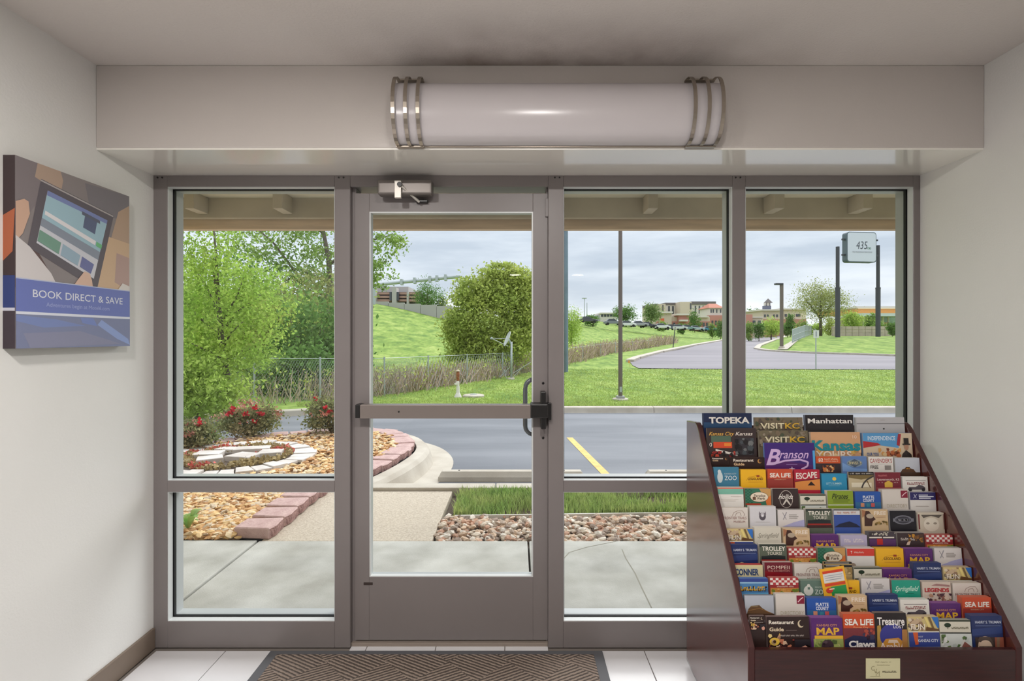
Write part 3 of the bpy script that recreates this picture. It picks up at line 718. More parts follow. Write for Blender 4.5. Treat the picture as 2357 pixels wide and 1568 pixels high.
D('car', 'white museum brochures with an antique car drawing', WH, (206, 204, 198), [('r', .12, .14, .92, .16, (120, 110, 112)), ('g', .52, .26, .12, (140, 64, 70), .70, 9), ('p', [(.18, .50), (.24, .40), (.50, .40), (.62, .32), (.78, .34), (.88, .42), (.88, .50)], (88, 80, 88)), ('e', .28, .50, .07, .07, (50, 46, 52)), ('e', .80, .50, .07, .07, (50, 46, 52))])
D('pink', 'white brochures with coral and mint bands', WH, (216, 206, 190), [('r', 0, 0, 1, .05, (214, 110, 92)), ('r', 0, .05, 1, .26, (120, 178, 158)), ('r', .5, .34, .92, .35, (190, 176, 166)), ('r', .1, .44, .8, .45, (206, 196, 186)), ('r', .1, .5, .7, .51, (206, 196, 186))])
D('para', 'green and orange park brochures with a white oval', (58, 116, 92), (170, 150, 130), [('check', 0, 0, .28, .60, 4, (40, 92, 72)), ('p', [(.55, 0), (1, 0), (1, .40), (.72, .30)], (196, 150, 90)), ('p', [(1, .25), (.78, .42), (.82, .62), (1, .64)], (214, 112, 50)), ('e', .54, .32, .36, .20, (90, 70, 50)), ('e', .54, .32, .345, .185, (226, 212, 190)), ('t', 'Paradise', .56, .26, .10, (70, 50, 42), .44, 0, .01), ('t', 'Park', .62, .37, .10, (70, 50, 42), .30, 0, .01), ('r', .28, .31, .40, .43, (110, 80, 60)), ('r', 0, .56, .6, .62, (176, 60, 40))])
D('holly', 'dark brown brochures with white script in a circle', (56, 42, 42), (200, 194, 184), [('ring', .52, .40, .26, .34, .02, (196, 186, 176)), ('t', 'Hollids', .52, .30, .18, (232, 226, 218), .54, .4, .008), ('p', [(.36, .62), (.50, .40), (.56, .40), (.70, .62)], (206, 198, 188)), ('p', [(.42, .62), (.53, .48), (.64, .62)], (56, 42, 42))])
D('olive', 'cream farm brochures with a small green tree', (212, 206, 190), (150, 150, 136), [('r', 0, 0, 1, .05, (52, 60, 48)), ('e', .26, .16, .11, .07, (34, 52, 36)), ('r', .25, .2, .27, .28, (60, 46, 34)), ('g', .64, .24, .075, (120, 114, 92), .52, 10), ('r', 0, .38, 1, .42, (40, 42, 38)), ('r', 0, .42, 1, 1.1, (206, 210, 206)),
   ('dots', .02, .44, .98, 1.05, 16, .10, [(106, 130, 74), (190, 196, 190), (84, 110, 60), (226, 226, 222)], 13), ('p', [(.42, 1.05), (.74, .64), (.98, .82), (.98, 1.05)], (136, 84, 76)), ('p', [(.48, .98), (.74, .58), (.78, .62), (.54, 1.02)], (216, 210, 204))])
D('pir', 'lime green brochures with black brush lettering', (134, 156, 46), (216, 210, 198), [('t', 'Pirates', .50, .20, .20, (30, 34, 20), .62, .3, .015), ('r', .2, .34, .86, .36, (50, 60, 24)), ('r', .2, .42, .8, .435, (60, 70, 30)), ('r', 0, .52, 1, .56, (206, 210, 190))])
D('platte', 'royal blue county brochures with white block lettering', (40, 84, 164), (70, 90, 150), [('p', [(0, .40), (0, 1), (1, 1), (1, .40)], (50, 104, 150)), ('t', 'PLATTE', .52, .20, .11, (222, 228, 236), .44, 0, .03), ('t', 'COUNTY', .52, .33, .11, (222, 228, 236), .44, 0, .03), ('r', .20, .43, .34, .58, (206, 140, 110)), ('r', .42, .45, .56, .58, (60, 130, 150)), ('r', .60, .43, .74, .58, (196, 90, 90))])
D('dirm', 'white directories with a small maroon corner square', (212, 204, 196), (206, 198, 188), [('r', .72, .04, .99, .32, (130, 28, 54)), ('line', [(.76, .26), (.86, .16), (.95, .10)], .03, (232, 200, 206)), ('t', 'DIRECTORY', .55, .62, .14, (176, 166, 142), .80, 0, -.006)])
D('navw', 'white brochures with a navy heading band', (216, 212, 208), (180, 176, 176), [('r', 0, 0, 1, .30, (44, 40, 96)), ('t', 'X', .20, .15, .16, (200, 200, 216), .14, .2), ('r', .34, .09, .7, .12, (206, 206, 220)), ('r', .34, .15, .92, .18, (226, 226, 236)), ('r', .34, .21, .8, .24, (226, 226, 236)), ('r', .2, .52, .7, .54, (170, 160, 154))])
D('front', 'cream museum brochures with a wagon line drawing', (214, 206, 198), (196, 184, 172), [('line', [(.40, .30), (.46, .18), (.60, .12), (.80, .12), (.88, .26), (.84, .30)], .018, (150, 130, 120)), ('line', [(.52, .30), (.56, .20), (.70, .18), (.74, .30)], .018, (150, 130, 120)), ('t', 'FRONTIER TRAILS', .50, .38, .10, (136, 88, 84), .88), ('t', 'MUSEUM', .66, .52, .08, (136, 88, 84), .44)])
D('embl', 'white brochures with a dark round crown emblem', (206, 204, 208), (210, 204, 196), [('e', .48, .38, .13, .15, (88, 82, 90)), ('e', .48, .32, .07, .09, (190, 186, 192)), ('p', [(.34, .32), (.36, .18), (.42, .30)], (120, 112, 120)), ('p', [(.62, .32), (.60, .18), (.54, .30)], (120, 112, 120)), ('e', .48, .35, .03, .04, (226, 224, 228)), ('r', .2, .58, .76, .59, (190, 182, 180))])
D('xwh', 'white brochures with a grey X mark and lavender swoosh', (212, 206, 204), (176, 172, 168), [('line', [(.18, .10), (.32, .36)], .02, (130, 126, 132)), ('line', [(.34, .08), (.20, .36)], .035, (150, 146, 154)), ('r', .42, .17, .72, .20, (160, 154, 150)), ('r', .42, .23, .78, .26, (150, 144, 140)), ('r', .42, .29, .74, .32, (160, 154, 150)), ('p', [(.16, .62), (.60, .46), (1, .36), (1, .62)], (170, 168, 206))])
D('trol', 'dark green brochures with white TROLLEY TOURS lettering', (88, 96, 82), (206, 200, 186), [('p', [(0, 0), (0, .1), (1, .06), (1, 0)], (50, 56, 50)), ('t', 'TROLLEY', .52, .15, .16, (232, 226, 214), .86, 0, .02), ('t', 'TOURS!', .54, .32, .12, (220, 214, 200), .54, 0, .01), ('r', .06, .42, .94, .56, (34, 40, 42)), ('p', [(.2, .42), (.5, .38), (.94, .42)], (30, 38, 40)), ('r', .05, .54, .95, .60, (150, 40, 34)), ('r', 0, .6, 1, .7, (60, 30, 30))])
D('bluem', 'blue brochures with a white heading above a dark mountain', (56, 82, 156), (200, 196, 190), [('r', 0, 0, 1, .20, (206, 204, 206)), ('r', 0, 0, 1, .03, (40, 34, 34)), ('g', .5, .11, .07, (180, 110, 70), .74, 11), ('p', [(0, .66), (.2, .54), (.58, .44), (.84, .54), (1, .66)], (30, 34, 60))])
D('free', 'tan farm brochures with the word FREE', (204, 176, 138), (196, 176, 150), [('t', 'FREE', .70, .13, .14, (230, 216, 200), .46, 0, .02), ('r', .52, .24, .9, .25, (170, 130, 100)), ('r', .52, .29, .9, .30, (170, 130, 100)), ('p', [(.10, .05), (.08, .62), (.36, .62), (.40, .44), (.52, .36), (.40, .22), (.28, .06)], (66, 40, 34)), ('e', .30, .24, .14, .09, (176, 160, 140)), ('dots', .46, .42, .96, .58, 18, .05, [(130, 104, 50), (96, 80, 40), (160, 130, 70)], 14), ('p', [(0, 0), (0, .3), (.10, .2), (.14, .05)], (160, 110, 80))])
D('badge', 'black brochures with a silver plaque emblem', (28, 26, 34), (176, 172, 172), [('e', .5, .34, .36, .17, (120, 120, 130)), ('e', .5, .34, .30, .13, (44, 42, 52)), ('r', .24, .26, .76, .42, (96, 96, 108)), ('r', .27, .29, .73, .39, (34, 32, 40)), ('g', .5, .34, .06, (190, 190, 200), .38, 12), ('r', .10, .28, .18, .40, (120, 120, 130)), ('r', .82, .28, .90, .40, (120, 120, 130))])
D('face', 'cream brochures with a pale sculpture photograph', (198, 188, 170), (206, 198, 186), [('r', 0, .06, .06, .62, (120, 60, 60)), ('p', [(.12, .08), (.2, .2), (.5, .12), (.8, .2), (.94, .08)], (96, 88, 80)), ('e', .5, .44, .30, .26, (216, 208, 192)), ('e', .36, .40, .07, .04, (150, 140, 126)), ('e', .64, .40, .07, .04, (150, 140, 126)), ('line', [(.97, .05), (.97, .62)], .02, (120, 60, 60))])
D('fun', 'photo brochures with white FUN letters over gold stripes', (206, 186, 130), (190, 170, 140), [('dots', 0, 0, .55, .42, 22, .08, [(150, 120, 96), (196, 170, 140), (104, 88, 74), (216, 200, 176)], 15), ('p', [(.54, 0), (.70, .42), (.80, .42), (.62, 0)], (226, 206, 130)), ('p', [(.66, 0), (.82, .42), (.88, .42), (.74, 0)], (120, 96, 60)), ('p', [(.78, 0), (.96, .34), (1, .34), (1, 0)], (52, 112, 190)), ('p', [(.56, .42), (.60, .30), (1, .38), (1, .42)], (104, 70, 40)), ('t', 'FUN', .32, .30, .18, (228, 216, 200), .46, 0, .02),
   ('r', 0, .44, 1, .47, (226, 222, 214)), ('r', 0, .47, 1, .92, (56, 70, 140)), ('p', [(.14, .47), (.20, .86), (.30, .84), (.30, .47)], (206, 92, 50)), ('t', 'KANSAS CITY', .62, .72, .09, (222, 226, 236), .66, 0, .015), ('t', 'VISIT', .38, .60, .05, (206, 210, 226), .16), ('r', 0, .92, 1, .95, (220, 216, 210)), ('dots', 0, .95, 1, 1.2, 24, .08, [(66, 56, 66), (120, 112, 112), (40, 36, 44)], 16)])
D('sprw', 'cream brochures with grey script lettering', (206, 200, 186), (216, 210, 198), [('t', 'Springfield', .52, .28, .18, (130, 124, 112), .76, .45, .004), ('r', .1, .48, .9, .49, (190, 182, 168))])
D('map', 'purple city map brochures with gold MAP lettering', PUR, (130, 80, 140), [('t', 'KANSAS CITY', .50, .22, .07, (216, 150, 100), .66, 0, .006), ('t', 'MAP', .52, .40, .22, GLD, .74, 0, .03), ('r', .08, .54, 1, .64, GLD), ('r', .04, .64, 1, 1.3, (150, 160, 90)), ('dots', .06, .64, .98, 1.12, 26, .10, [(110, 130, 66), (166, 176, 100), (84, 100, 56), (190, 186, 130)], 17), ('e', .48, .86, .20, .20, (70, 52, 60)), ('dots', .32, .70, .64, 1.02, 14, .06, [(96, 76, 84), (50, 36, 44)], 18)])
D('lav', 'lavender grey brochures with faint white lettering', (176, 168, 196), (196, 188, 190), [('g', .5, .20, .14, (214, 204, 206), .7, 13), ('r', .1, .36, .9, .39, (196, 186, 190)), ('r', 0, .44, 1, .48, (150, 142, 170))])
D('bwred', 'black and white brochures with a purple strip and red spot', (70, 62, 70), (110, 106, 106), [('dots', 0, 0, 1, .14, 26, .05, [(206, 200, 186), (50, 46, 46), (170, 164, 150)], 19), ('r', 0, .17, .48, .22, (220, 214, 206)), ('r', .52, .17, .94, .22, (220, 214, 206)), ('r', 0, .25, 1, .5, (84, 50, 100)), ('r', .28, .24, .5, .46, (180, 44, 44))])
D('legd', 'dark night photo brochures with gold lights', (60, 46, 48), (160, 154, 150), [('dots', .4, .04, .96, .34, 22, .07, [(196, 140, 50), (120, 80, 40), (150, 104, 46), (84, 56, 44)], 20), ('g', .36, .22, .10, (206, 196, 186), .5, 14), ('p', [(.3, .44), (.36, .32), (.48, .30), (.42, .44)], (214, 190, 170))])
D('ging', 'food brochures with a red gingham cover', (176, 58, 62), (170, 90, 84), [('check', 0, 0, 1, .24, 10, (226, 214, 206)), ('r', 0, .24, 1, .34, (150, 46, 50)), ('g', .5, .29, .05, (222, 196, 180), .6, 15), ('r', 0, .34, 1, .7, (196, 132, 66)), ('dots', 0, .36, 1, .62, 26, .09, [(222, 168, 90), (110, 130, 50), (130, 60, 40), (206, 150, 80)], 21)])
D('redst', 'white brochures with a broad red heading stripe', (216, 212, 208), (206, 196, 190), [('r', 0, .02, 1, .28, (206, 62, 50)), ('t', 'T', .16, .15, .10, (232, 222, 216), .06, 0, .02), ('g', .44, .15, .06, (232, 200, 190), .36, 16), ('e', .14, .62, .16, .10, (150, 132, 116))])
D('truman', 'navy library brochures with small white capitals', NAVY, (60, 70, 110), [('p', [(0, .42), (0, .62), (1, .54), (1, .32)], (44, 62, 116)), ('t', 'HARRY S. TRUMAN', .54, .19, .085, (206, 212, 226), .84, 0, .012), ('r', .12, .30, .94, .315, (120, 134, 176)), ('r', .08, .66, 1, 1.3, (62, 48, 46)), ('p', [(.72, .66), (.70, 1.3), (1, 1.3), (1, .66)], (150, 84, 66)), ('p', [(.78, .66), (.74, 1.3), (.82, 1.3), (.88, .66)], (130, 104, 84)),
   ('e', .40, .98, .25, .36, (206, 178, 156)), ('p', [(.16, .74), (.22, .64), (.55, .64), (.66, .82), (.64, 1.0), (.58, .84), (.2, .80)], (84, 70, 64)), ('e', .40, .90, .19, .16, (212, 186, 164)), ('r', .18, .935, .62, .955, (60, 50, 50)), ('e', .30, .96, .045, .02, (52, 40, 38)), ('e', .50, .96, .045, .02, (52, 40, 38)), ('r', .34, 1.12, .46, 1.135, (140, 90, 80))])
D('conner', 'cream brochures with a red top and bold blue lettering', (206, 196, 156), (176, 64, 60), [('r', 0, 0, 1, .05, (216, 200, 150)), ('t', 'CONNER', .42, .24, .22, (44, 66, 110), .86, 0, .04), ('r', 0, .42, 1, .6, (196, 184, 150))])
D('pomp', 'dark red exhibition brochures titled POMPEII', (106, 26, 40), (190, 168, 160), [('p', [(0, .3), (0, .7), (1, .7), (1, .4)], (130, 24, 34)), ('t', 'POMPEII', .5, .17, .13, (226, 204, 190), .80), ('t', 'THE EXHIBITION', .5, .29, .06, (206, 150, 140), .80)])
D('bstrip', 'tan brochures with black and white title strips', (186, 160, 110), (150, 130, 100), [('r', 0, 0, 1, .07, (30, 28, 32)), ('r', .04, .025, .9, .045, (206, 200, 196)), ('r', 0, .10, 1, .18, (34, 32, 36)), ('r', .05, .12, .55, .15, (190, 186, 184)), ('dots', 0, .2, 1, .5, 16, .1, [(150, 126, 80), (206, 180, 130), (96, 78, 50)], 22)])
D('bass', 'blue lake brochures with yellow brush lettering', (80, 130, 178), (90, 120, 170), [('r', 0, 0, 1, .12, (52, 70, 140)), ('r', 0, .12, 1, .17, (150, 190, 216)), ('g', .46, .35, .19, (40, 32, 26), .86, 17), ('g', .455, .345, .15, (224, 176, 70), .86, 17), ('p', [(0, .52), (0, .7), (1, .7), (1, .48)], (96, 160, 200))])
D('zoog', 'sage grey zoo brochures with a white ape emblem', (96, 118, 106), (120, 138, 124), [('e', .27, .34, .17, .17, (206, 206, 196)), ('e', .28, .18, .06, .07, (206, 206, 196)), ('r', .24, .22, .32, .30, (96, 118, 106)), ('t', 'KANSAS CITY', .72, .22, .06, (190, 200, 190), .44), ('t', 'ZOO', .72, .38, .17, (222, 226, 218), .46), ('r', 0, .54, 1, 1, (140, 146, 140)), ('e', .5, .70, .2, .12, (60, 60, 58)), ('ring', .5, .70, .22, .14, .04, (206, 206, 200))])
D('ygrn', 'tilted yellow brochure with red title bars and a green panel', (230, 170, 44), (224, 176, 70), [('r', .10, .10, .92, .20, (206, 66, 40)), ('r', .10, .20, .92, .56, (214, 210, 206)), ('r', .16, .28, .86, .30, (150, 160, 170)), ('r', .16, .36, .86, .38, (150, 160, 170)), ('r', .16, .44, .80, .46, (150, 160, 170)), ('r', .10, .58, .92, .68, (206, 66, 40)), ('r', .30, .72, .92, 1.06, (44, 140, 76)), ('e', .24, .84, .14, .10, (196, 54, 44)), ('r', .24, .78, .44, .82, (232, 214, 196)), ('r', 0, 1.1, 1, 1.6, (226, 170, 50))])
D('sprt', 'teal brochures with white script lettering', (36, 152, 128), (150, 130, 126), [('t', 'Springfield', .52, .28, .17, (190, 222, 206), .80, .45, .016), ('r', .46, .44, .76, .46, (24, 110, 94))])
D('leg', 'cream brochures with bold red lettering above a photo', (206, 190, 176), (196, 184, 172), [('p', [(.3, .12), (.5, .05), (.96, .10), (.96, .16)], (160, 120, 116)), ('t', 'LEGENDS', .5, .27, .13, (170, 40, 46), .86, 0, .05), ('dots', 0, .38, 1, .64, 26, .08, [(140, 96, 84), (176, 136, 110), (84, 54, 60), (216, 196, 176), (60, 40, 52)], 23)])
D('tan', 'grey brochures with a brown canopy picture at the foot', (176, 180, 190), (120, 120, 126), [('p', [(.06, .60), (.12, .44), (.22, .34), (.50, .32), (.60, .42), (.80, .54), (.98, .60)], (104, 76, 52)), ('r', .2, .34, .44, .38, (130, 110, 80)), ('r', 0, .60, 1, .8, (74, 52, 38)), ('line', [(.1, .5), (.5, .42), (.9, .58)], .02, (150, 110, 70))])
D('rest', 'dark restaurant guides with sunflowers', (48, 32, 30), (120, 100, 96), [('t', 'Restaurant', .34, .12, .085, (230, 220, 206), .60, 0, .03), ('t', 'Guide', .22, .28, .085, (226, 206, 176), .34, 0, .03), ('r', .44, .30, .70, .31, (120, 104, 98)), ('e', .80, .16, .075, .085, (206, 190, 160)), ('e', .825, .145, .06, .07, (48, 32, 30)), ('g', .58, .42, .035, (200, 188, 180), .56, 18),
   ('dots', 0, .36, .30, .80, 12, .06, [(222, 196, 130), (206, 166, 80), (196, 150, 120)], 24), ('dots', .02, .5, .62, .84, 30, .06, [(150, 60, 50), (196, 120, 90), (84, 40, 40), (214, 180, 150), (60, 34, 34)], 25), ('e', .15, .55, .12, .09, (226, 186, 70)), ('e', .15, .55, .035, .035, (60, 36, 20)), ('e', .84, .76, .11, .13, (206, 150, 130)), ('p', [(.62, .5), (.62, .84), (.72, .84), (.72, .7), (.9, .62), (1, .66), (1, .5)], (40, 34, 40)), ('p', [(.08, .84), (.14, .74), (.28, .74), (.34, .84)], (216, 186, 156))])
D('seac', 'orange aquarium brochures with large white CLAWS lettering', (200, 78, 42), (196, 110, 80), [('r', 0, .44, 1, 1.4, (120, 50, 56)), ('p', [(0, .8), (.3, .66), (.8, .70), (1, .6), (1, 1.4), (0, 1.4)], (36, 40, 76)), ('dots', .5, .44, 1, .8, 12, .09, [(170, 76, 60), (84, 50, 66), (60, 56, 84)], 26), ('t', 'SEA LiFE', .50, .24, .19, (234, 226, 216), .92, 0, .035), ('t', 'Kansas City', .55, .40, .055, (226, 176, 130), .48), ('t', 'Claws', .55, .92, .20, (232, 226, 222), .84, 0, .04)])
D('treas', 'black brochures with TREASURE lettering over a blue steamboat scene', (40, 34, 36), (120, 106, 96), [('p', [(.05, .40), (.0, 1.4), (.26, 1.4), (.16, .36)], (176, 140, 66)), ('e', .52, .72, .40, .40, (58, 60, 140)), ('p', [(.16, .98), (.3, .80), (.72, .76), (.9, .92), (.86, 1.05), (.16, 1.05)], (200, 140, 60)), ('t', 'Treasure', .50, .24, .24, (236, 230, 226), .88, 0, .025), ('t', 'LOST', .74, .42, .09, (220, 214, 226), .34, 0, .02), ('p', [(.36, .92), (.40, .82), (.66, .82), (.72, .92)], (226, 200, 180)), ('t', 'ArabiA', .52, 1.02, .22, (236, 214, 206), .86, 0, .02), ('p', [(.84, .5), (.8, 1.4), (1, 1.4), (1, .5)], (170, 120, 66))])

ROWS = {
    0: [('topeka', 52, .018), ('visita', 76, .012), ('manh', 62, .016), ('blank', 76, .016)],
    1: [('kck', 137, .010), ('visitb', 152, .014), ('kansas', 160, .016), ('indep', 165, .020)],
    3: [('zoo', 358, .012), ('lego', 372, .022), ('sea', 370, .016), ('escape', 372, .014), ('summer', 395, .020), ('arch', 385, .008), ('leav', 388, .012), ('car', 412, .020)],
    4: [('pink', 474, .024), ('para', 480, .024), ('holly', 480, .018), ('olive', 512, .022), ('pir', 492, .020), ('platte', 497, .016), ('dirm', 485, .022), ('navw', 500, .022)],
    5: [('front', 588, .014), ('embl', 580, .022), ('xwh', 600, .024), ('trol', 595, .020), ('bluem', 598, .022), ('free', 598, .018), ('badge', 605, .022), ('face', 615, .022)],
    6: [('fun', 708, .018), ('sprw', 700, .024), ('free', 706, .022), ('map', 742, .024), ('lav', 742, .024), ('bwred', 725, .022), ('legd', 730, .024), ('ging', 742, .024)],
    7: [('truman', 797, .016), ('trol', 795, .018), ('ging', 818, .024), ('para', 814, .022), ('redst', 816, .024), ('lego', 818, .024), ('map', 820, .022), ('xwh', 816, .022)],
    8: [('conner', 912, .024), ('pomp', 898, .020), ('front', 905, .018), ('bstrip', 895, .010), ('olive', 925, .018), ('map', 934, .024), ('truman', 900, .020), ('fun', 925, .022)],
    9: [('bass', 988, .016), ('ging', 985, .020), ('zoog', 1000, .020), ('lego', 1000, .012), ('xwh', 990, .014), ('sprt', 998, .022), ('leg', 1008, .022), ('front', 1014, .020)],
    10: [('tan', 1085, .012), ('dirm', 1078, .018), ('platte', 1100, .020), ('free', 1085, .018), ('truman', 1080, .018), ('car', 1108, .022), ('map', 1128, .024), ('sea', 1095, .022)],
    11: [('rest', 1200, .010), ('rest', 1205, .014), ('map', 1212, .024), ('seac', 1190, .020), ('treas', 1185, .016), ('fun', 1205, .020), ('olive', 1222, .016), ('truman', 1200, .024)],
}
ORD = ['top', 'second', 'third', 'fourth', 'fifth', 'sixth', 'seventh', 'eighth', 'ninth', 'tenth', 'second lowest', 'lowest']
NTH = ['first', 'second', 'third', 'fourth', 'fifth', 'sixth', 'seventh', 'last']
COUNT = {}
for r_, row in ROWS.items():
    for it in row: COUNT[DESIGN[it[0]][0]] = COUNT.get(DESIGN[it[0]][0], 0) + 1

def edge_mat(c):
    k = 'pages_%d_%d_%d' % c
    if k in MATS: return MATS[k]
    m = M(k, c, rough=0.7)
    t = m.node_tree; b = t.nodes['Principled BSDF']
    g = t.nodes.new('ShaderNodeTexCoord'); w = t.nodes.new('ShaderNodeTexWave'); w.bands_direction = 'Y'
    w.inputs['Scale'].default_value = 120; w.inputs['Distortion'].default_value = 1.5
    t.links.new(g.outputs['Object'], w.inputs['Vector'])
    rr = t.nodes.new('ShaderNodeValToRGB'); cc = srgb(c)
    rr.color_ramp.elements[0].color = (cc[0] * .72, cc[1] * .72, cc[2] * .72, 1)
    rr.color_ramp.elements[1].color = (min(1, cc[0] * 1.12), min(1, cc[1] * 1.12), min(1, cc[2] * 1.12), 1)
    t.links.new(w.outputs[0], rr.inputs[0]); t.links.new(rr.outputs[0], b.inputs['Base Color'])
    return m

PRINTED = {}
def stack(key, row, xc, width, zy, thick, label, yaw=0.0, roll=0.0, dd=0.0, lift=0.0, name='brochure_stack', cat='brochure stack'):
    desc, base, edge, ops = DESIGN[key]
    d = ROW_D[row]
    h = ztop(zy, d) - FLOOR[row] - lift
    h = h / math.cos(TILT)
    y = d - 0.195 * math.sin(TILT) + dd
    o = thing(name, label, cat, (xc, y, FLOOR[row] + lift), (-TILT, roll, yaw), group='brochures filling the rows of the rack')
    cover = 0.0016
    th = thick
    MB().box(-width / 2, width / 2, cover, th, 0.0, h - 0.0006).build('pages', edge_mat(edge), o)
    MB().box(-width / 2, width / 2, 0.0, cover, 0.0, h).build('cover', ink(base), o)
    printed('cover_print', ops, width, h, o)
    return o

cw = (RI1 - RI0) / 8
jr = random.Random(5)
for row, items in ROWS.items():
    n = len(items); pw_ = (RI1 - RI0) / n
    for c, (key, zy, th) in enumerate(items):
        desc = DESIGN[key][0]
        xc = RI0 + (c + .5) * pw_
        wd = 0.0995 if n == 8 else 0.203
        if COUNT[desc] > 1: lab = '%s, %s in the %s row' % (desc, NTH[c] if not (n == 4 and c == 3) else 'last', ORD[row])
        else: lab = '%s, in the %s rack row' % (desc, ORD[row])
        if row == 11:
            if c == 0: xc, wd = RI0 + 0.029, 0.050
            elif c == 1: xc, wd = RI0 + 0.132, 0.142
            else: xc = RI0 + 0.209 + (c - 2 + .5) * (RI1 - RI0 - 0.211) / 6; wd = 0.104
        stack(key, row, xc, wd, zy, th, lab, yaw=math.radians(jr.uniform(-.5, .5)))
# third row: magazines in the left half, small brochures in the right half
stack('restm', 2, RI0 + 0.042, 0.075, 300, .010, 'narrow dark brown restaurant guides against the rack side in the third row', name='brochure_stack')
stack('restm', 2, RI0 + 0.153, 0.142, 302, .012, 'wide dark brown restaurant guides beside the purple magazine in the third row')
stack('branson', 2, RI0 + 0.328, 0.203, 222, .012, 'purple magazines with white script lettering and a star, in the third row of the rack')
for c, (key, zy, th) in enumerate((('two', 297, .020), ('bluel', 297, .018), ('cav', 300, .018), ('wbld', 305, .020))):
    stack(key, 2, RI0 + (c + 4.5) * cw, 0.0995, zy, th, '%s, in the third rack row' % DESIGN[key][0])
# the tilted yellow brochure leaning in the tenth row
dsc = DESIGN['ygrn'][0]
stack('ygrn', 9, RI0 + 3.36 * cw, 0.088, 918, .003, dsc + ', leaning in the tenth row', roll=math.radians(-9), dd=-0.009, lift=0.012, name='brochure', cat='brochure')
# ================================================================== outside: terrain
LOT = -0.18
_by = [0, 11.3, 14, 22, 30, 48, 70, 120, 200, 400, 800]
_bz = [-0.06, -0.06, -0.20, -0.32, -0.40, -0.20, -0.10, 0.60, 2.0, 5.0, 9.0]
_fy = [-20, 10.5, 11.9, 15, 34.5, 56, 108, 230, 800]
_fx = [-30, -7.6, -5.7, -3.7, 3.4, 11.0, 34.0, 100, 420]
def sstep(t): t = min(max(t, 0.0), 1.0); return t * t * (3 - 2 * t)
def fence_x(y): return float(np.interp(y, _fy, _fx))
def road_x(y): return 31.0 if y < 69 else 31.0 + (y - 69) * 0.52
def ground(x, y):
    z = float(np.interp(y, _by, _bz))
    s = (fence_x(y) - x) / 1.15
    if s > 1: t = min((s - 1) / 33.0, 1.0); z += (5.2 + 1.4 * sstep((2 - x) / 20.0)) * (0.55 * t + 0.45 * sstep(t))
    z += 1.55 * sstep((y - 50) / 28.0) * sstep((x - road_x(y)) / 9.0)
    return z
def G(px, py, dmax=700):
    """point of the terrain seen at a photo pixel"""
    tx = (px - CX) / F; tz = (CY - py) / F
    d = 9.0; step = 0.25
    while d < dmax:
        if EYE + tz * d <= ground(tx * d, d): break
        d += step; step = 0.25 + d * 0.01
    lo, hi = d - step, d
    for _ in range(18):
        m = (lo + hi) / 2
        if EYE + tz * m <= ground(tx * m, m): hi = m
        else: lo = m
    return Vector((tx * hi, hi, ground(tx * hi, hi)))

def grass_mat(name, c1, c2, c3, sc1, sc2):
    m = bpy.data.materials.new(name); m.use_nodes = True; MATS[name] = m
    t = m.node_tree; b = t.nodes['Principled BSDF']; b.inputs['Roughness'].default_value = 0.9; b.inputs['Specular IOR Level'].default_value = 0.1
    g = t.nodes.new('ShaderNodeTexCoord')
    n1 = t.nodes.new('ShaderNodeTexNoise'); n1.inputs['Scale'].default_value = sc1; n1.inputs['Detail'].default_value = 8; n1.inputs['Roughness'].default_value = 0.65
    n2 = t.nodes.new('ShaderNodeTexNoise'); n2.inputs['Scale'].default_value = sc2; n2.inputs['Detail'].default_value = 3
    mpn = t.nodes.new('ShaderNodeMapping'); mpn.inputs['Scale'].default_value = (1, 0.35, 1)
    t.links.new(g.outputs['Object'], mpn.inputs[0])
    for n in (n1, n2): t.links.new(mpn.outputs[0], n.inputs['Vector'])
    r = t.nodes.new('ShaderNodeValToRGB')
    r.color_ramp.elements[0].position = 0.36; r.color_ramp.elements[0].color = srgb(c1)
    r.color_ramp.elements[1].position = 0.66; r.color_ramp.elements[1].color = srgb(c3)
    e = r.color_ramp.elements.new(0.5); e.color = srgb(c2)
    t.links.new(n1.outputs[0], r.inputs[0])
    hs = t.nodes.new('ShaderNodeHueSaturation'); mr = t.nodes.new('ShaderNodeMapRange'); mr.inputs[3].default_value = 0.55; mr.inputs[4].default_value = 1.42
    t.links.new(n2.outputs[0], mr.inputs[0]); t.links.new(mr.outputs[0], hs.inputs['Value']); t.links.new(r.outputs[0], hs.inputs['Color'])
    t.links.new(hs.outputs[0], b.inputs['Base Color'])
    bp = t.nodes.new('ShaderNodeBump'); bp.inputs['Strength'].default_value = 0.5; bp.inputs['Distance'].default_value = 0.1
    t.links.new(n2.outputs[0], bp.inputs['Height']); t.links.new(bp.outputs[0], b.inputs['Normal'])
    return m
m_lawn = grass_mat('lawn_grass', (100, 128, 64), (130, 154, 76), (158, 174, 98), 1.1, 5)

CURB = [(-30, 2.0), (-14, 6.0), (-8.5, 8.9), (-6.0, 10.2), (-4.4, 11.0), (-2.2, 11.3), (3, 11.33), (12, 11.33), (30, 11.33), (60, 11.33)]
def curb_y(x): return float(np.interp(x, [p[0] for p in CURB], [p[1] for p in CURB]))
tans = np.tan(np.radians(np.linspace(-74, 74, 230)))
rows = 150
vs = []; fs = []
for i, tx in enumerate(tans):
    d0 = 11.4
    for _ in range(30): d0 = 0.5 * d0 + 0.5 * (curb_y(tx * d0) + 0.12)
    for j in range(rows):
        d = d0 * (900.0 / d0) ** ((j / (rows - 1)) ** 1.15)
        vs.append((tx * d, d, ground(tx * d, d) - (0.0 if j else 0.02)))
for i in range(len(tans) - 1):
    for j in range(rows - 1):
        a = i * rows + j
        fs.append((a, a + rows, a + rows + 1, a + 1))
me = bpy.data.meshes.new('lawn'); me.from_pydata(vs, [], fs); me.materials.append(m_lawn)
me.polygons.foreach_set('use_smooth', [True] * len(fs))
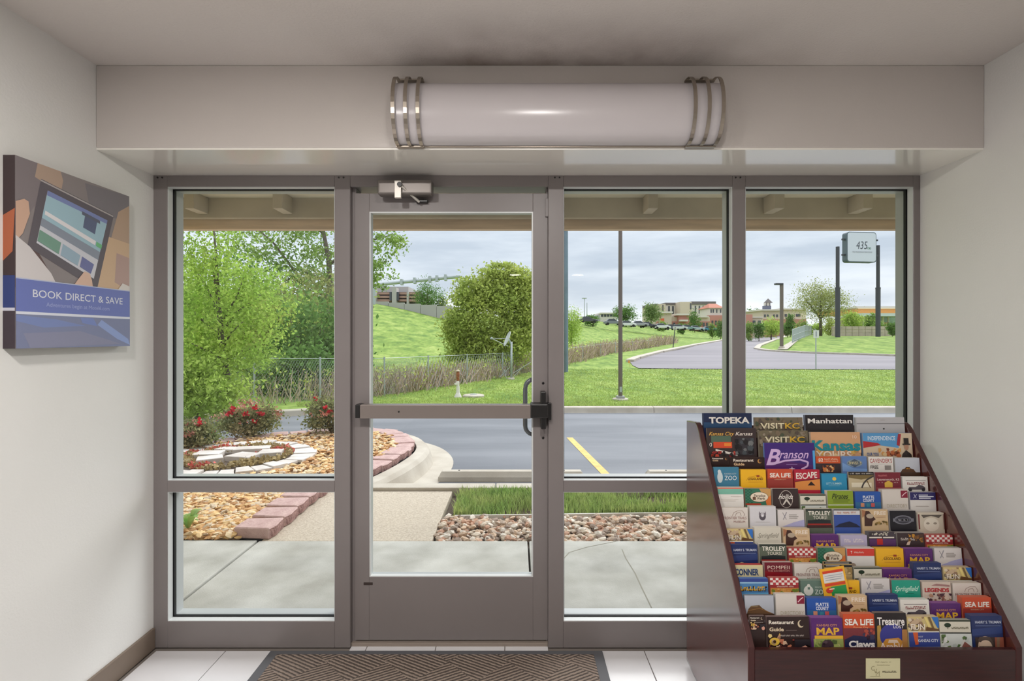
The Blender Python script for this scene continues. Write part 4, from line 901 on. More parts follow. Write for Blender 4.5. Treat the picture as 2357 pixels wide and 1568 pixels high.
o = link('lawn', me); tag(o, 'green lawn and grassy hill beyond the parking lot', None, kind='structure')

# ------------------------------------------------------------------ asphalt and concrete
m_asph = M('asphalt_lot', (100, 103, 110), rough=0.75, col2=(126, 128, 134), scale=0.8, detail=9, bump=0.25, bscale=90, stretch=(0.35, 1.6, 1))
m_asph2 = M('asphalt_road', (108, 102, 110), rough=0.8, col2=(132, 126, 132), scale=0.25, detail=8, stretch=(0.3, 1, 1))
m_conc = M('concrete_walk', (160, 158, 149), rough=0.85, col2=(196, 195, 188), scale=3.0, detail=9, bump=0.15, bscale=110)
m_agg = M('concrete_aggregate', (178, 164, 146), rough=0.9, col2=(206, 194, 176), scale=60, detail=6, bump=0.4, bscale=150)
m_curb = M('concrete_curb', (174, 164, 150), rough=0.85, col2=(196, 188, 175), scale=3, detail=8, bump=0.15, bscale=90)
m_crack = M('dark_joint', (84, 80, 72), rough=0.9)
m_soil = M('soil', (92, 78, 66), rough=0.95, var=0.2, scale=10)

ts = sorted(set([p[0] for p in CURB] + [x * 0.75 for x in range(-20, 20)]))
s = MB()
for a, b_ in zip(ts[:-1], ts[1:]):
    s.quad((a, 2.6, LOT), (b_, 2.6, LOT), (b_, curb_y(b_) - 0.01, LOT), (a, curb_y(a) - 0.01, LOT))
o = s.build('parking_lot', m_asph); tag(o, 'dark grey asphalt parking lot', None, kind='structure')
# curb along the lawn, in separate lengths
cb = struct('curb_lawn')
cxs = [-30, -22, -14, -11, -8.5, -7.2, -6.0, -4.4, -2.2, 0.3, 3.0, 6.0, 9.0, 12, 15, 20, 30]
for a, b_ in zip(cxs[:-1], cxs[1:]):
    e = 0.006
    A = Vector((a + e, curb_y(a + e), 0)); B = Vector((b_ - e, curb_y(b_ - e), 0))
    n = Vector((-(B - A).y, (B - A).x, 0)).normalized()
    sec = [(0, LOT - 0.02), (0.02, -0.075), (0.05, -0.055), (0.17, -0.052), (0.17, LOT - 0.02)]
    q = MB(); k = len(sec)
    q.add([(A + n * u) + Vector((0, 0, z)) for u, z in sec] + [(B + n * u) + Vector((0, 0, z)) for u, z in sec],
          [(i, i + 1, k + i + 1, k + i) for i in range(k - 1)] + [tuple(range(k - 1, -1, -1)), tuple(range(k, 2 * k))])
    q.build('curb_stone', m_curb, cb)

# pavement in front of the door: separate slabs
pv = struct('pavement')
MB().box(-9, 9, 2.57, 3.745, -0.30, -0.05).build('base', m_crack, pv)
def slab(x0, x1, y0, y1, z=0.0, m=m_conc, name='slab'):
    return MB().box(x0 + 0.006, x1 - 0.006, y0 + 0.004, y1 - 0.004, z - 0.12, z).build(name, m, pv, bevel=0.008)
slab(-4.4, -1.85, 2.57, 3.745, 0.006); slab(-1.85, 0.087, 2.57, 3.745, 0.0); slab(0.087, 2.9, 2.57, 3.745, 0.0); slab(2.9, 5.6, 2.57, 3.745, 0.0); slab(-7.4, -4.4, 2.57, 3.745, 0.0)
slab(-1.84, -0.60, 3.745, 4.97, -0.004, m_agg)
# hairline cracks in the slab beside the door
def crack(pts, w=0.006):
    q = MB()
    for (a, b_), (c, d) in zip(pts[:-1], pts[1:]):
        v = Vector((c - a, d - b_, 0)); n = Vector((-v.y, v.x, 0)).normalized() * w / 2
        A = Vector((a, b_, 0.0012)); B = Vector((c, d, 0.0012))
        q.quad(A - n, B - n, B + n, A + n)
    q.build('crack', M('crack_grey', (150, 146, 132), rough=0.9), pv)
def gp(px, py, z=0.0): d = F * (EYE - z) / (py - CY); return ((px - CX) * d / F, d)
crack([gp(1296, 1288), gp(1310, 1272), gp(1350, 1260), gp(1420, 1246)])
crack([gp(1432, 1265), gp(1440, 1285), gp(1462, 1320), gp(1478, 1355), gp(1500, 1400)])
crack([gp(1225, 1318), gp(1190, 1322), gp(1180, 1325)], 0.008)
crack([gp(430, 1305), gp(452, 1325), gp(470, 1318), gp(480, 1300)], 0.003)

# front curb between walk and lot
fc = struct('curb_front')
for a, b_ in ((-1.72, -0.2), (-0.2, 1.3), (1.3, 2.8), (2.8, 4.3), (4.3, 6.5)):
    MB().box(a + 0.004, b_ - 0.004, 4.975, 5.13, LOT - 0.05, 0.028).build('curb_stone', m_curb, fc, bevel=0.012)
MB().box(-0.60, 7.0, 3.745, 4.975, -0.22, -0.055).build('planting_soil', m_soil, fc)

# wheel stops
def wheel_stop(x0, x1, y, label):
    o = thing('wheel_stop', label, 'wheel stop', ((x0 + x1) / 2, y, LOT), group='concrete wheel stops in the parking lot')
    h = (x1 - x0) / 2
    prof = [(-0.075, 0), (-0.075, 0.055), (-0.045, 0.115), (0.045, 0.115), (0.075, 0.055), (0.075, 0)]
    q = MB(); k = len(prof)
    vv = [(-h, y_, z) for y_, z in prof]; vv2 = [(h, y_, z) for y_, z in prof]
    vv = [(x + (0.04 if z > 0.1 else 0), y_, z) for x, y_, z in vv]; vv2 = [(x - (0.04 if z > 0.1 else 0), y_, z) for x, y_, z in vv2]
    q.add(vv + vv2, [(i, (i + 1) % k, k + (i + 1) % k, k + i)[::-1] for i in range(k)] + [tuple(range(k)), tuple(range(2 * k - 1, k - 1, -1))])
    q.build('concrete_bar', m_curb, o, bevel=0.006)
    for u in (-h * 0.72, h * 0.72): MB().lathe([(0.012, 0.113), (0.010, 0.119)], n=8).build('anchor_pin', m_blackpl, o, (u, 0, 0))
YW = 5.98
wheel_stop((1010 - CX) * YW / F, (1345 - CX) * YW / F, YW, 'concrete wheel stop in front of the door, behind the grass strip')
wheel_stop((1486 - CX) * YW / F, (1486 - CX) * YW / F + 1.67, YW, 'concrete wheel stop half hidden by the brochure rack')
# yellow bay line
a = gp(1304, 1008, LOT); b_ = gp(1318, 1008, LOT); c = gp(1412, 1100, LOT); d = gp(1392, 1100, LOT)
q = MB().quad((a[0], a[1], LOT + 0.004), (d[0], d[1], LOT + 0.004), (c[0], c[1], LOT + 0.004), (b_[0], b_[1], LOT + 0.004))
o = q.build('bay_line', M('yellow_paint', (222, 184, 110), rough=0.8, var=0.15, scale=14)); tag(o, 'faded yellow parking bay line on the asphalt', None, kind='structure')

# ------------------------------------------------------------------ raised bed with block edging, curb and gutter
EDGE = [(-1.77, 3.885), (-1.77, 4.95), (-1.62, 5.22), (-1.50, 5.42), (-1.385, 5.87), (-1.306, 6.45), (-1.348, 6.94), (-1.54, 7.45), (-1.84, 7.81), (-2.19, 8.0), (-2.75, 7.95), (-3.47, 7.6), (-4.3, 6.9), (-5.2, 6.1), (-6.4, 5.1)]
def along(pts, step):
    out_ = []; acc = 0.0; nxt = 0.0
    for (a, b_), (c, d) in zip(pts[:-1], pts[1:]):
        l = math.hypot(c - a, d - b_)
        while nxt <= acc + l:
            t = (nxt - acc) / l
            out_.append((a + (c - a) * t, b_ + (d - b_) * t, math.atan2(d - b_, c - a))); nxt += step
        acc += l
    return out_
m_blk = M('edging_block', (198, 168, 162), rough=0.9, col2=(178, 146, 141), scale=14, detail=6, bump=0.3, bscale=60, island=0.0)
m_blkr = M('edging_block_split_face', (174, 136, 128), rough=0.95, col2=(134, 100, 96), scale=30, detail=6, bump=1.0, bscale=70)
bedg = thing('block_edging', 'row of reddish concrete blocks edging the gravel flower bed', 'edging', (-1.77, 3.75, 0.0))
bme = MB()
L2, Wd, Hb = 0.118, 0.28, 0.082        # half length along the edge, width into the bed, height
top = [(-L2, 0.012), (-L2 * .3, -0.006), (L2 * .4, 0.004), (L2, 0.010), (L2 * .82, Wd), (-L2 * .82, Wd)]
k = len(top)
bme.add([(x, y, 0) for x, y in top] + [(x, y, Hb) for x, y in top], [tuple(range(k - 1, -1, -1))], 0)
bme.f.append(tuple(range(k, 2 * k))); bme.m.append(0)
for i in range(k):
    j = (i + 1) % k; bme.f.append((i, j, k + j, k + i)); bme.m.append(1 if i < 3 or i == 3 else 0)
block_me = bme.mesh('block', [m_blk, m_blkr], bevel=0.008, seg=1)
jr = random.Random(3)
for x, y, a in along(EDGE, 0.246):
    zoff = -0.0 if y < 5.0 else 0.0
    o = link('block', block_me, bedg, (x - bedg.location.x + jr.uniform(-.006, .006), y - bedg.location.y, zoff + jr.uniform(-.012, .006)), (0, 0, a + jr.uniform(-.04, .04)))
# curb and gutter around the bed
def offset(pts, off):
    out_ = []
    for i, (x, y) in enumerate(pts):
        a = Vector(pts[min(i + 1, len(pts) - 1)]) - Vector(pts[max(i - 1, 0)]); n = Vector((a.y, -a.x)).normalized()
        out_.append((x + n.x * off, y + n.y * off))
    return out_
def smooth_line(pts, n=4):
    out_ = []
    for i in range(len(pts) - 1):
        p0, p1, p2, p3 = [Vector(pts[min(max(j, 0), len(pts) - 1)]) for j in (i - 1, i, i + 1, i + 2)]
        for k in range(n):
            t = k / n
            q = 0.5 * (2 * p1 + (p2 - p0) * t + (2 * p0 - 5 * p1 + 4 * p2 - p3) * t * t + (3 * p1 - p0 - 3 * p2 + p3) * t ** 3)
            out_.append((q.x, q.y))
    return out_ + [tuple(pts[-1])]
RING = smooth_line([(-1.62, 4.98), (-1.60, 5.15)] + EDGE[3:])
ic = struct('curb_island')
prof = [(0.02, -0.1), (0.02, 0.015), (0.15, 0.010), (0.19, -0.03), (0.24, LOT + 0.012), (0.50, LOT + 0.006), (0.50, LOT - 0.05)]
offs = [offset(RING, u) for u, z in prof]; k = len(prof)
for i0 in range(0, len(RING) - 1, 4):
    q = MB()
    for i in range(i0, min(i0 + 4, len(RING) - 1)):
        q.add([(offs[j][i][0], offs[j][i][1], prof[j][1]) for j in range(k)] + [(offs[j][i + 1][0], offs[j][i + 1][1], prof[j][1]) for j in range(k)],
              [(j, j + 1, k + j + 1, k + j) for j in range(k - 1)])
    q.build('curb_stone', m_curb, ic)

# ------------------------------------------------------------------ gravel
def stone_shapes(n, seed, flat):
    rr = random.Random(seed); out_ = []
    for i in range(n):
        bm = bmesh.new(); bmesh.ops.create_icosphere(bm, subdivisions=1, radius=1.0)
        for v in bm.verts:
            v.co *= rr.uniform(0.72, 1.2)
        ax = rr.uniform(0.75, 1.25); fz = flat * rr.uniform(.7, 1.3)
        for v in bm.verts: v.co.x *= ax; v.co.y /= ax; v.co.z *= fz
        bmesh.ops.decimate(bm) if False else None
        out_.append(([tuple(v.co) for v in bm.verts], [tuple(v.index for v in f.verts) for f in bm.faces])); bm.free()
    return out_
def gravel(name, label, pts_fn, n, size, flat, cols, seed, keyfn, nmain=300, base=(0, 0, 0)):
    rr = random.Random(seed); shapes = stone_shapes(7, seed, flat)
    th = thing(name, label, 'gravel bed', base)
    mats = [M('%s_stone_%d' % (name, i), c, rough=0.85, var=0.12, scale=25) for i, c in enumerate(cols)]
    meshes = {}
    P_ = []
    while len(P_) < n:
        p = pts_fn(rr)
        if p is not None: P_.append((p, size * rr.uniform(.6, 1.35), rr.uniform(0, 6.28), rr.uniform(-.5, .5), rr.randrange(7), rr.randrange(len(cols))))
    P_.sort(key=lambda q: keyfn(q))
    big, rest = P_[:nmain], P_[nmain:]
    for p, sz_, rz, tl, sh, ci in big:
        kk = (sh, ci)
        if kk not in meshes:
            mm = MB(); mm.add(shapes[sh][0], shapes[sh][1]); meshes[kk] = mm.mesh('stone', mats[ci])
        o = link('stone', meshes[kk], th, (p[0] - base[0], p[1] - base[1], p[2] - base[2]), (tl, -tl * .6, rz)); o.scale = (sz_, sz_, sz_)
    mm = MB()
    for p, sz_, rz, tl, sh, ci in rest:
        Rm = Matrix.Rotation(rz, 3, 'Z') @ Matrix.Rotation(tl, 3, 'X')
        mm.add([Rm @ Vector(v) * sz_ + Vector((p[0] - base[0], p[1] - base[1], p[2] - base[2])) for v in shapes[sh][0]], shapes[sh][1], ci)
    o = mm.build('small_gravel', mats, th); o['kind'] = 'stuff'
    return th

def right_pts(rr):
    x = rr.uniform(-0.62, 2.5); y = rr.uniform(3.765, 4.30)
    if y > 4.27 + 0.03 * x + 0.02: return None
    if x < -0.60 + 0.0: return None
    return (x, y, -0.028 + rr.choice((0, 0, .018)) + rr.uniform(-.006, .006))
gravel('river_gravel', 'pale mixed river gravel strip between the pavement and the grass', right_pts, 2400, 0.027, 0.62,
       [(206, 190, 170), (180, 160, 142), (222, 212, 198), (186, 146, 122), (150, 132, 118), (204, 176, 150)], 21, lambda q: -(q[0][2] * 20 + q[1] * 10) + 0.3 * (q[0][1] - 3.7), base=(0.5, 4.0, -0.05))

# bed surface under the stones
POLY = [(-6.4, 3.76), (-2.0, 3.76)] + [(x, y) for x, y in offset(EDGE, -0.22)[1:]]
def inside(x, y, poly):
    c = False; j = len(poly) - 1
    for i in range(len(poly)):
        if (poly[i][1] > y) != (poly[j][1] > y) and x < (poly[j][0] - poly[i][0]) * (y - poly[i][1]) / (poly[j][1] - poly[i][1] + 1e-12) + poly[i][0]: c = not c
        j = i
    return c
def bed_z(x, y): return 0.02 + 0.05 * sstep((y - 3.8) / 1.2)
from mathutils.geometry import delaunay_2d_cdt
def drape(name, poly, zf, m, step, eps=1e-4):
    xs = [p[0] for p in poly]; ys = [p[1] for p in poly]
    pts = [Vector(p[:2]) for p in poly]; n0 = len(pts)
    x = min(xs) + step / 2
    while x < max(xs):
        y = min(ys) + step / 2
        while y < max(ys):
            if inside(x, y, poly): pts.append(Vector((x, y)))
            y += step
        x += step
    r_ = delaunay_2d_cdt(pts, [], [list(range(n0))], 1, eps)
    q = MB(); q.add([(v.x, v.y, zf(v.x, v.y)) for v in r_[0]], [tuple(f) for f in r_[2]])
    return q.build(name, m)
o = drape('flower_bed_soil', POLY, lambda x, y: bed_z(x, y) - 0.02, M('bed_soil', (150, 122, 92), rough=0.95, var=0.25, scale=30), 0.4); tag(o, 'tan ground of the raised flower bed', None, kind='structure')
RC = Vector((-3.25, 6.0)); RR_ = 0.86
def left_pts(rr):
    x = rr.uniform(-6.2, -1.4); y = rr.uniform(3.77, 8.0)
    if rr.random() < 0.35: x = rr.uniform(-3.4, -1.9); y = rr.uniform(3.77, 5.2)
    if not inside(x, y, POLY): return None
    if (Vector((x, y)) - RC).length < RR_ + 0.02: return None
    if x / y < -0.85: return None
    return (x, y, bed_z(x, y) - 0.008 + rr.choice((0, 0, .016)) + rr.uniform(-.006, .006))
gravel('tan_gravel', 'golden tan stone chips covering the raised flower bed', left_pts, 10500, 0.031, 0.45,
       [(216, 178, 122), (198, 152, 100), (228, 204, 166), (180, 136, 92), (222, 190, 140), (206, 186, 160)], 31, lambda q: q[0][1] - q[0][2] * 8, base=(-3, 5, 0.02))

# ------------------------------------------------------------------ roof overhang outside
m_beam = M('eave_grey_paint', (198, 190, 172), rough=0.8, var=0.08, scale=4)
m_tan = M('eave_tan_board', (224, 202, 176), rough=0.85, var=0.14, scale=6, stretch=(0.4, 4, 4))
m_sof = M('eave_soffit', (232, 226, 206), rough=0.8, var=0.05, scale=2)
ev = struct('roof_overhang', 'painted timber eave with rafter blocks above the storefront')
YE = 3.55
MB().box(-6, 6, 2.57, YE + 0.22, 2.435, 2.475).build('soffit_board', m_sof, ev)
MB().box(-6, 6, 3.30, YE, 2.412, 2.435).build('soffit_batten', m_sof, ev)
MB().box(-6, 6, YE, YE + 0.05, 2.275, 2.435).build('eave_beam', m_beam, ev, bevel=0.004)
MB().box(-6, 6, YE + 0.055, YE + 0.115, 2.208, 2.46).build('fascia_board', m_tan, ev, bevel=0.004)
for px in (-170, 33, 235, 437, 640, 843, 1046, 1240, 1503, 1793, 1996, 2200):
    x = (px - CX) * 3.4 / F
    MB().box(x - 0.032, x + 0.032, YE - 0.16, YE, 2.30, 2.412).build('rafter_block', m_beam, ev, bevel=0.004)
MB().box(-6, 6, 2.57, YE + 0.3, 2.48, 2.56).build('roof_deck', M('roof_deck', (110, 100, 90), rough=0.9), ev)
# outside walls of the building beside the storefront
for x0, x1, nm in ((-6, XL - 0.155, 'wall_outside_left'), (XR + 0.155, 6, 'wall_outside_right')):
    o = MB().box(x0, x1, 2.40, 2.565, -0.12, 2.43).build(nm, M('stucco', (196, 184, 160), rough=0.9, var=0.05, scale=6, bump=0.3, bscale=60)); o['kind'] = 'structure'
# ================================================================== outside: plants
def mesh_np(name, V, Fq, mats, mi=None):
    me = bpy.data.meshes.new(name)
    n = len(V); k = Fq.shape[1]; f = len(Fq)
    me.vertices.add(n); me.vertices.foreach_set('co', np.asarray(V, dtype=np.float32).ravel())
    me.loops.add(f * k); me.loops.foreach_set('vertex_index', np.asarray(Fq, dtype=np.int32).ravel())
    me.polygons.add(f); me.polygons.foreach_set('loop_start', np.arange(0, f * k, k, dtype=np.int32)); me.polygons.foreach_set('loop_total', np.full(f, k, dtype=np.int32))
    for m in mats: me.materials.append(m)
    if mi is not None: me.polygons.foreach_set('material_index', np.asarray(mi, dtype=np.int32))
    me.update(calc_edges=True)
    return me

def leaf_cloud(C, size, rng, aspect=0.55, droop=0.3):
    """one small pointed leaf blade per centre"""
    n = len(C)
    a = rng.normal(size=(n, 3)); a[:, 2] -= droop; a /= np.linalg.norm(a, axis=1, keepdims=True)
    b = rng.normal(size=(n, 3)); b -= (b * a).sum(1, keepdims=True) * a; b /= np.linalg.norm(b, axis=1, keepdims=True)
    l = (size * rng.uniform(.6, 1.3, n))[:, None]
    V = np.empty((n, 4, 3))
    V[:, 0] = C - a * l * .5; V[:, 1] = C + b * l * aspect * .5; V[:, 2] = C + a * l * .5; V[:, 3] = C - b * l * aspect * .5
    return V.reshape(-1, 3), np.arange(4 * n).reshape(-1, 4)

def blob_points(blobs, n, rng, clump=0.26, shell=0.55):
    """clumped points filling ellipsoids [(centre, radii, weight)]"""
    w = np.array([b[2] for b in blobs], float); w /= w.sum()
    out_ = []
    for (c, r, _), ww in zip(blobs, w):
        m = max(8, int(n * ww)); k = max(6, m // 45)
        d = rng.normal(size=(k, 3)); d /= np.linalg.norm(d, axis=1, keepdims=True)
        cc = d * (rng.uniform(shell, 1.0, k) ** 0.7)[:, None]
        idx = rng.integers(0, k, m)
        p = cc[idx] + rng.normal(size=(m, 3)) * clump * np.array([1, 1, .7])
        out_.append(np.array(c) + p * np.array(r))
    return np.concatenate(out_)

def leafmat(name, c, c2, tr=0.35):
    return M(name, c, rough=0.7, col2=c2, scale=0.9, detail=2, island=0.38, trans=tr, spec=0.2)
LM_MAPLE = leafmat('leaf_maple', (182, 204, 100), (156, 188, 92), .5)
LM_ELM = leafmat('leaf_elm', (152, 176, 94), (128, 158, 84), .45)
LM_DARK = leafmat('leaf_dark', (118, 150, 78), (94, 132, 68), .4)
LM_BUSH = leafmat('leaf_bush', (192, 200, 112), (170, 186, 100), .45)
LM_LIGHT = leafmat('leaf_light', (184, 204, 104), (160, 188, 92), .5)
LM_FAR = leafmat('leaf_far', (140, 160, 100), (120, 144, 88), .4)
LM_OLIVE = leafmat('leaf_olive', (172, 174, 110), (146, 158, 98), .4)
M_BARK = M('bark', (92, 82, 74), rough=0.95, col2=(116, 106, 96), scale=14, bump=0.6, bscale=40, stretch=(1, 1, 0.25))

def woody(name, label, cat, base, trunk, limbs, blobs, n, size, lm, seed, group=None, clump=0.26, shell=0.5, nm='foliage', aspect=.55):
    """tree or shrub: trunk [(pt, r)], limbs [[(pt, r)..]], foliage blobs, all in offsets from base"""
    rng = np.random.default_rng(seed)
    o = thing(name, label, cat, base, group=group)
    if trunk:
        MB().tube([p for p, r in trunk], [r for p, r in trunk], 9).build('trunk', M_BARK, o, smooth=True)
    for lb in limbs:
        MB().tube([p for p, r in lb], [r for p, r in lb], 6).build('branch', M_BARK, o, smooth=True)
    C = blob_points(blobs, n, rng, clump, shell)
    C = C[C[:, 2] > 0.03]
    V, Fq = leaf_cloud(C, size, rng, aspect)
    f = link(nm, mesh_np(nm, V, Fq, [lm]), o); f['kind'] = 'stuff'
    return o

def limbs_to(trunk, targets, rng, r0=0.03):
    out_ = []
    for t in targets:
        t = Vector(t)
        # leave the trunk below the target
        zs_ = [Vector(p) for p, r in trunk]
        k = max(0.15, min(0.92, 0.55 * t.z / zs_[-1].z + .12)); i = min(int(k * (len(zs_) - 1)), len(zs_) - 2); fr = k * (len(zs_) - 1) - i
        s = zs_[i].lerp(zs_[i + 1], fr)
        m = s.lerp(t, .5) + Vector((rng.uniform(-.08, .08), rng.uniform(-.08, .08), rng.uniform(.0, .12))) * (t - s).length
        out_.append([(s, r0), (m, r0 * .65), (t, r0 * .22)])
    return out_

rr = random.Random(4)
# maple on the verge behind the rose bushes
B = G(532, 952); d = B.y; k = d / F
def px2(px, py, dd=0.0): p = P(px, py, d + dd); return tuple(p - B)
trunk = [((0, 0, 0), .085), (px2(523, 880), .075), (px2(511, 790), .06), (px2(503, 700), .042), (px2(498, 600), .026), (px2(490, 500), .012)]
tg = [px2(430, 700, .3), px2(440, 790, -.4), px2(470, 830, -.3), px2(560, 740, -.5), px2(600, 680, .4), px2(560, 640, -.3), px2(450, 620, .2), px2(590, 800, .2), px2(470, 560, .1)]
bl = [(px2(440, 640), (.75, .8, .8), 1.1), (px2(470, 560), (.55, .6, .9), .7), (px2(540, 660), (.8, .8, .7), 1.1), (px2(600, 690, .2), (.6, .7, .6), .8), (px2(430, 770), (.7, .8, .7), 1.2), (px2(540, 770), (.85, .9, .7), 1.2), (px2(590, 780), (.55, .7, .6), .7), (px2(470, 825), (.6, .6, .35), .4), (px2(530, 480), (.6, .6, .7), .5), (px2(440, 440), (.6, .6, .7), .4)]
woody('maple_tree', 'slender young maple with fresh yellow green leaves beside the chain-link fence', 'tree', B, trunk, limbs_to(trunk, tg, rr, .028), bl, 13000, .08, LM_MAPLE, 1, clump=.26, shell=.35)

# bright low bush at the left edge
B = G(455, 968); d = B.y
bl = [(px2(440, 870), (.55, .5, .5), 1), (px2(500, 905), (.5, .45, .42), 1), (px2(455, 930), (.6, .5, .4), 1), (px2(400, 900), (.5, .5, .6), 1)]
woody('leafy_bush', 'bright lime green bush in front of the fence beside the maple trunk', 'bush', B, [((0, 0, 0), .04), ((0, 0, .5), .02)], [], bl, 5200, .085, LM_LIGHT, 2, clump=.3, shell=.3)

# tall elm beyond the fence, its trunk showing beside the door frame
B = Vector((-8.4, 23.0, ground(-8.4, 23.0))); d = B.y
trunk = [((0, 0, 0), .20), (px2(752, 780), .17), (px2(760, 680), .15), (px2(757, 600), .11), (px2(742, 520), .07), (px2(735, 430), .03)]
limbs = [[(px2(758, 690), .09), (px2(690, 640), .07), (px2(630, 560), .05), (px2(585, 520), .03)], [(px2(757, 650), .08), (px2(700, 625), .05), (px2(655, 648), .03)],
         [(px2(757, 610), .07), (px2(830, 560), .05), (px2(905, 540), .02)], [(px2(760, 660), .06), (px2(830, 640), .04), (px2(890, 600), .015)], [(px2(745, 540), .06), (px2(690, 480), .03)]]
bl = [(px2(590, 560), (1.3, 1.3, .8), .8), (px2(640, 600), (1.3, 1.2, .8), .7), (px2(700, 560), (1.3, 1.3, .9), 1), (px2(740, 610), (1.1, 1.2, 1.1), 1), (px2(690, 660), (1.2, 1.2, .8), .7), (px2(880, 560), (1.0, 1.0, .75), .55), (px2(900, 545), (.75, .8, .5), .4), (px2(875, 620), (.8, .9, .6), .5), (px2(870, 650), (.6, .7, .45), .25), (px2(640, 470), (1.6, 1.4, 1.0), .5), (px2(800, 470), (1.7, 1.4, 1.0), .6), (px2(810, 600), (.9, 1, 1.2), .5)]
woody('elm_tree', 'tall spreading tree with open grey branches reaching above the door', 'tree', B, trunk, limbs, bl, 7000, .16, LM_ELM, 3, clump=.24, shell=.3)

# thicket behind the fence, seen through the narrow window
for i, (px, py, dd, w_, h_, lm, n, lab) in enumerate((
        (735, 790, 16.5, 1.25, 1.5, LM_DARK, 8000, 'dense dark green bush filling the corner beside the door frame'),
        (655, 770, 18.5, 1.3, 1.7, LM_ELM, 6500, 'tangled mid green bush behind the chain-link fence'),
        (590, 800, 17.5, 1.3, 1.5, LM_BUSH, 6500, 'yellowish green bush behind the maple trunk'),
        (470, 790, 18.5, 2.2, 2.2, LM_MAPLE, 8000, 'broad pale green bush behind the young maple'),
        (705, 862, 14.6, .85, .75, LM_DARK, 3600, 'low dark bush growing through the fence beside the door frame'),
        (625, 868, 14.4, .7, .6, LM_ELM, 2600, 'low leafy bush growing through the fence behind the roses'),
        (700, 690, 21.0, 1.8, 1.2, LM_OLIVE, 4200, 'olive brown thicket below the branches of the tall tree'),
        (560, 700, 24.0, 3.2, 2.2, LM_DARK, 7000, 'deep green thicket far behind the young maple'))):
    q = P(px, py, dd); gz = ground(q.x, dd)
    B = Vector((q.x, dd, gz)); cz = max(q.z - gz, h_ * .75)
    bl = [((0, 0, cz), (w_, w_ * .8, h_), 1), ((w_ * .4, -.2, cz * .5), (w_ * .8, w_ * .6, h_ * .6), .5), ((-w_ * .4, .1, cz * .55), (w_ * .8, w_ * .6, h_ * .6), .5)]
    st = [[((0, 0, 0), .05), ((.3 * w_ * math.sin(j * 2.1), .2 * math.cos(j), cz * .6), .035), ((.7 * w_ * math.sin(j * 2.1), .4 * math.cos(j * 1.7), cz + h_ * .5), .01)] for j in range(5)]
    woody('wild_bush', lab, 'bush', B, None, st, bl, n, .11 + .003 * dd, lm, 10 + i, group='wild bushes behind the chain-link fence', clump=.3, shell=.3)

# large round bush by the satellite dish
B = G(1140, 872); B = Vector((B.x - .0, B.y + 3.0, ground(B.x, B.y + 3.0))); d = B.y
bl = [(px2(1120, 720), (1.7, 1.6, 1.5), 2), (px2(1170, 670), (1.25, 1.2, 1.1), 1.2), (px2(1090, 680), (.9, 1, .9), .8), (px2(1190, 760), (1.1, 1.2, 1.3), 1), (px2(1060, 760), (.75, .9, 1.1), .7), (px2(1130, 810), (1.7, 1.3, 1.0), 1.3), (px2(1075, 825), (.9, .9, .6), .5), (px2(1150, 625), (.9, .8, .4), .35), (px2(1200, 640), (.7, .7, .6), .4), (px2(1230, 720), (.9, .9, 1.4), .7)]
st = [[((0, 0, 0), .07), (px2(1130 + 20 * (j - 2), 780), .05), (px2(1125 + 38 * (j - 2), 660), .012)] for j in range(5)]
woody('round_bush', 'large round green bush on the lawn behind the satellite dish', 'bush', B, None, st, bl, 34000, .16, LM_BUSH, 30, clump=.27, shell=.5)

# small bushes in the middle distance
def far_tree(name, label, cat, px0, px1, py0, py1, d_, lm, seed, n=900, leaf=None, trunk_frac=0.3, group='trees in the distance'):
    cx = (px0 + px1) / 2; b0 = P(cx, py1, d_); z0 = ground(b0.x, d_)
    B = Vector((b0.x, d_, min(z0, b0.z))); k = d_ / F
    w_ = (px1 - px0) / 2 * k; ztop_ = P(cx, py0, d_).z - B.z; h_ = (b0.z - B.z) * .25
    zc = h_ + (ztop_ - h_) * (.5 + trunk_frac * .35); hh = (ztop_ - h_) * (.5 - trunk_frac * .3)
    rg = random.Random(seed)
    bl = [((rg.uniform(-.35, .35) * w_, rg.uniform(-.4, .4) * w_, zc + rg.uniform(-.35, .35) * hh), (w_ * rg.uniform(.6, .8), w_ * .65, hh * rg.uniform(.65, .9)), 1) for _ in range(6)]
    tr_ = [((0, 0, 0), max(.04, w_ * .06)), ((0, 0, zc), max(.03, w_ * .04)), ((0, 0, zc + hh * .6), .02)]
    lim = [[(( 0, 0, zc * .55), w_ * .035), ((w_ * .45 * math.sin(a), 0, zc), w_ * .02), ((w_ * .75 * math.sin(a), 0, zc + hh * .4), .01)] for a in (1.2, -1.1)]
    return woody(name, label, cat, B, tr_, lim, bl, int(n * 2.6), leaf or max(.14, 3.4 * k), lm, seed, group=group, clump=.3, shell=.4)
far_tree('hill_tree', 'small round tree on the hilltop beside the parking garage', 'tree', 950, 1018, 645, 702, 69, LM_DARK, 40, 1500, trunk_frac=.1)
far_tree('hill_tree', 'low bush beside the hilltop retaining wall', 'bush', 1005, 1034, 678, 706, 69, LM_FAR, 41, 500, trunk_frac=.0)
far_tree('roadside_tree', 'green tree behind the blue grey pole on the hillside', 'tree', 1288, 1342, 690, 772, 60, LM_LIGHT, 42, 1600, trunk_frac=.0)
far_tree('roadside_tree', 'round dark tree behind the tall brown light pole', 'tree', 1412, 1470, 703, 750, 150, LM_DARK, 43, 1300, trunk_frac=.1)
far_tree('roadside_tree', 'grey green tree in front of the beige hotel', 'tree', 1478, 1520, 700, 752, 170, LM_FAR, 44, 1100, trunk_frac=.2)
far_tree('roadside_tree', 'dark tree in front of the hotel facade windows', 'tree', 1586, 1612, 712, 738, 190, LM_DARK, 45, 500, trunk_frac=.1)
far_tree('roadside_tree', 'broad oak with spreading crown beside the sign poles', 'tree', 1828, 1950, 655, 752, 88, LM_OLIVE, 46, 3600, .24, .25)
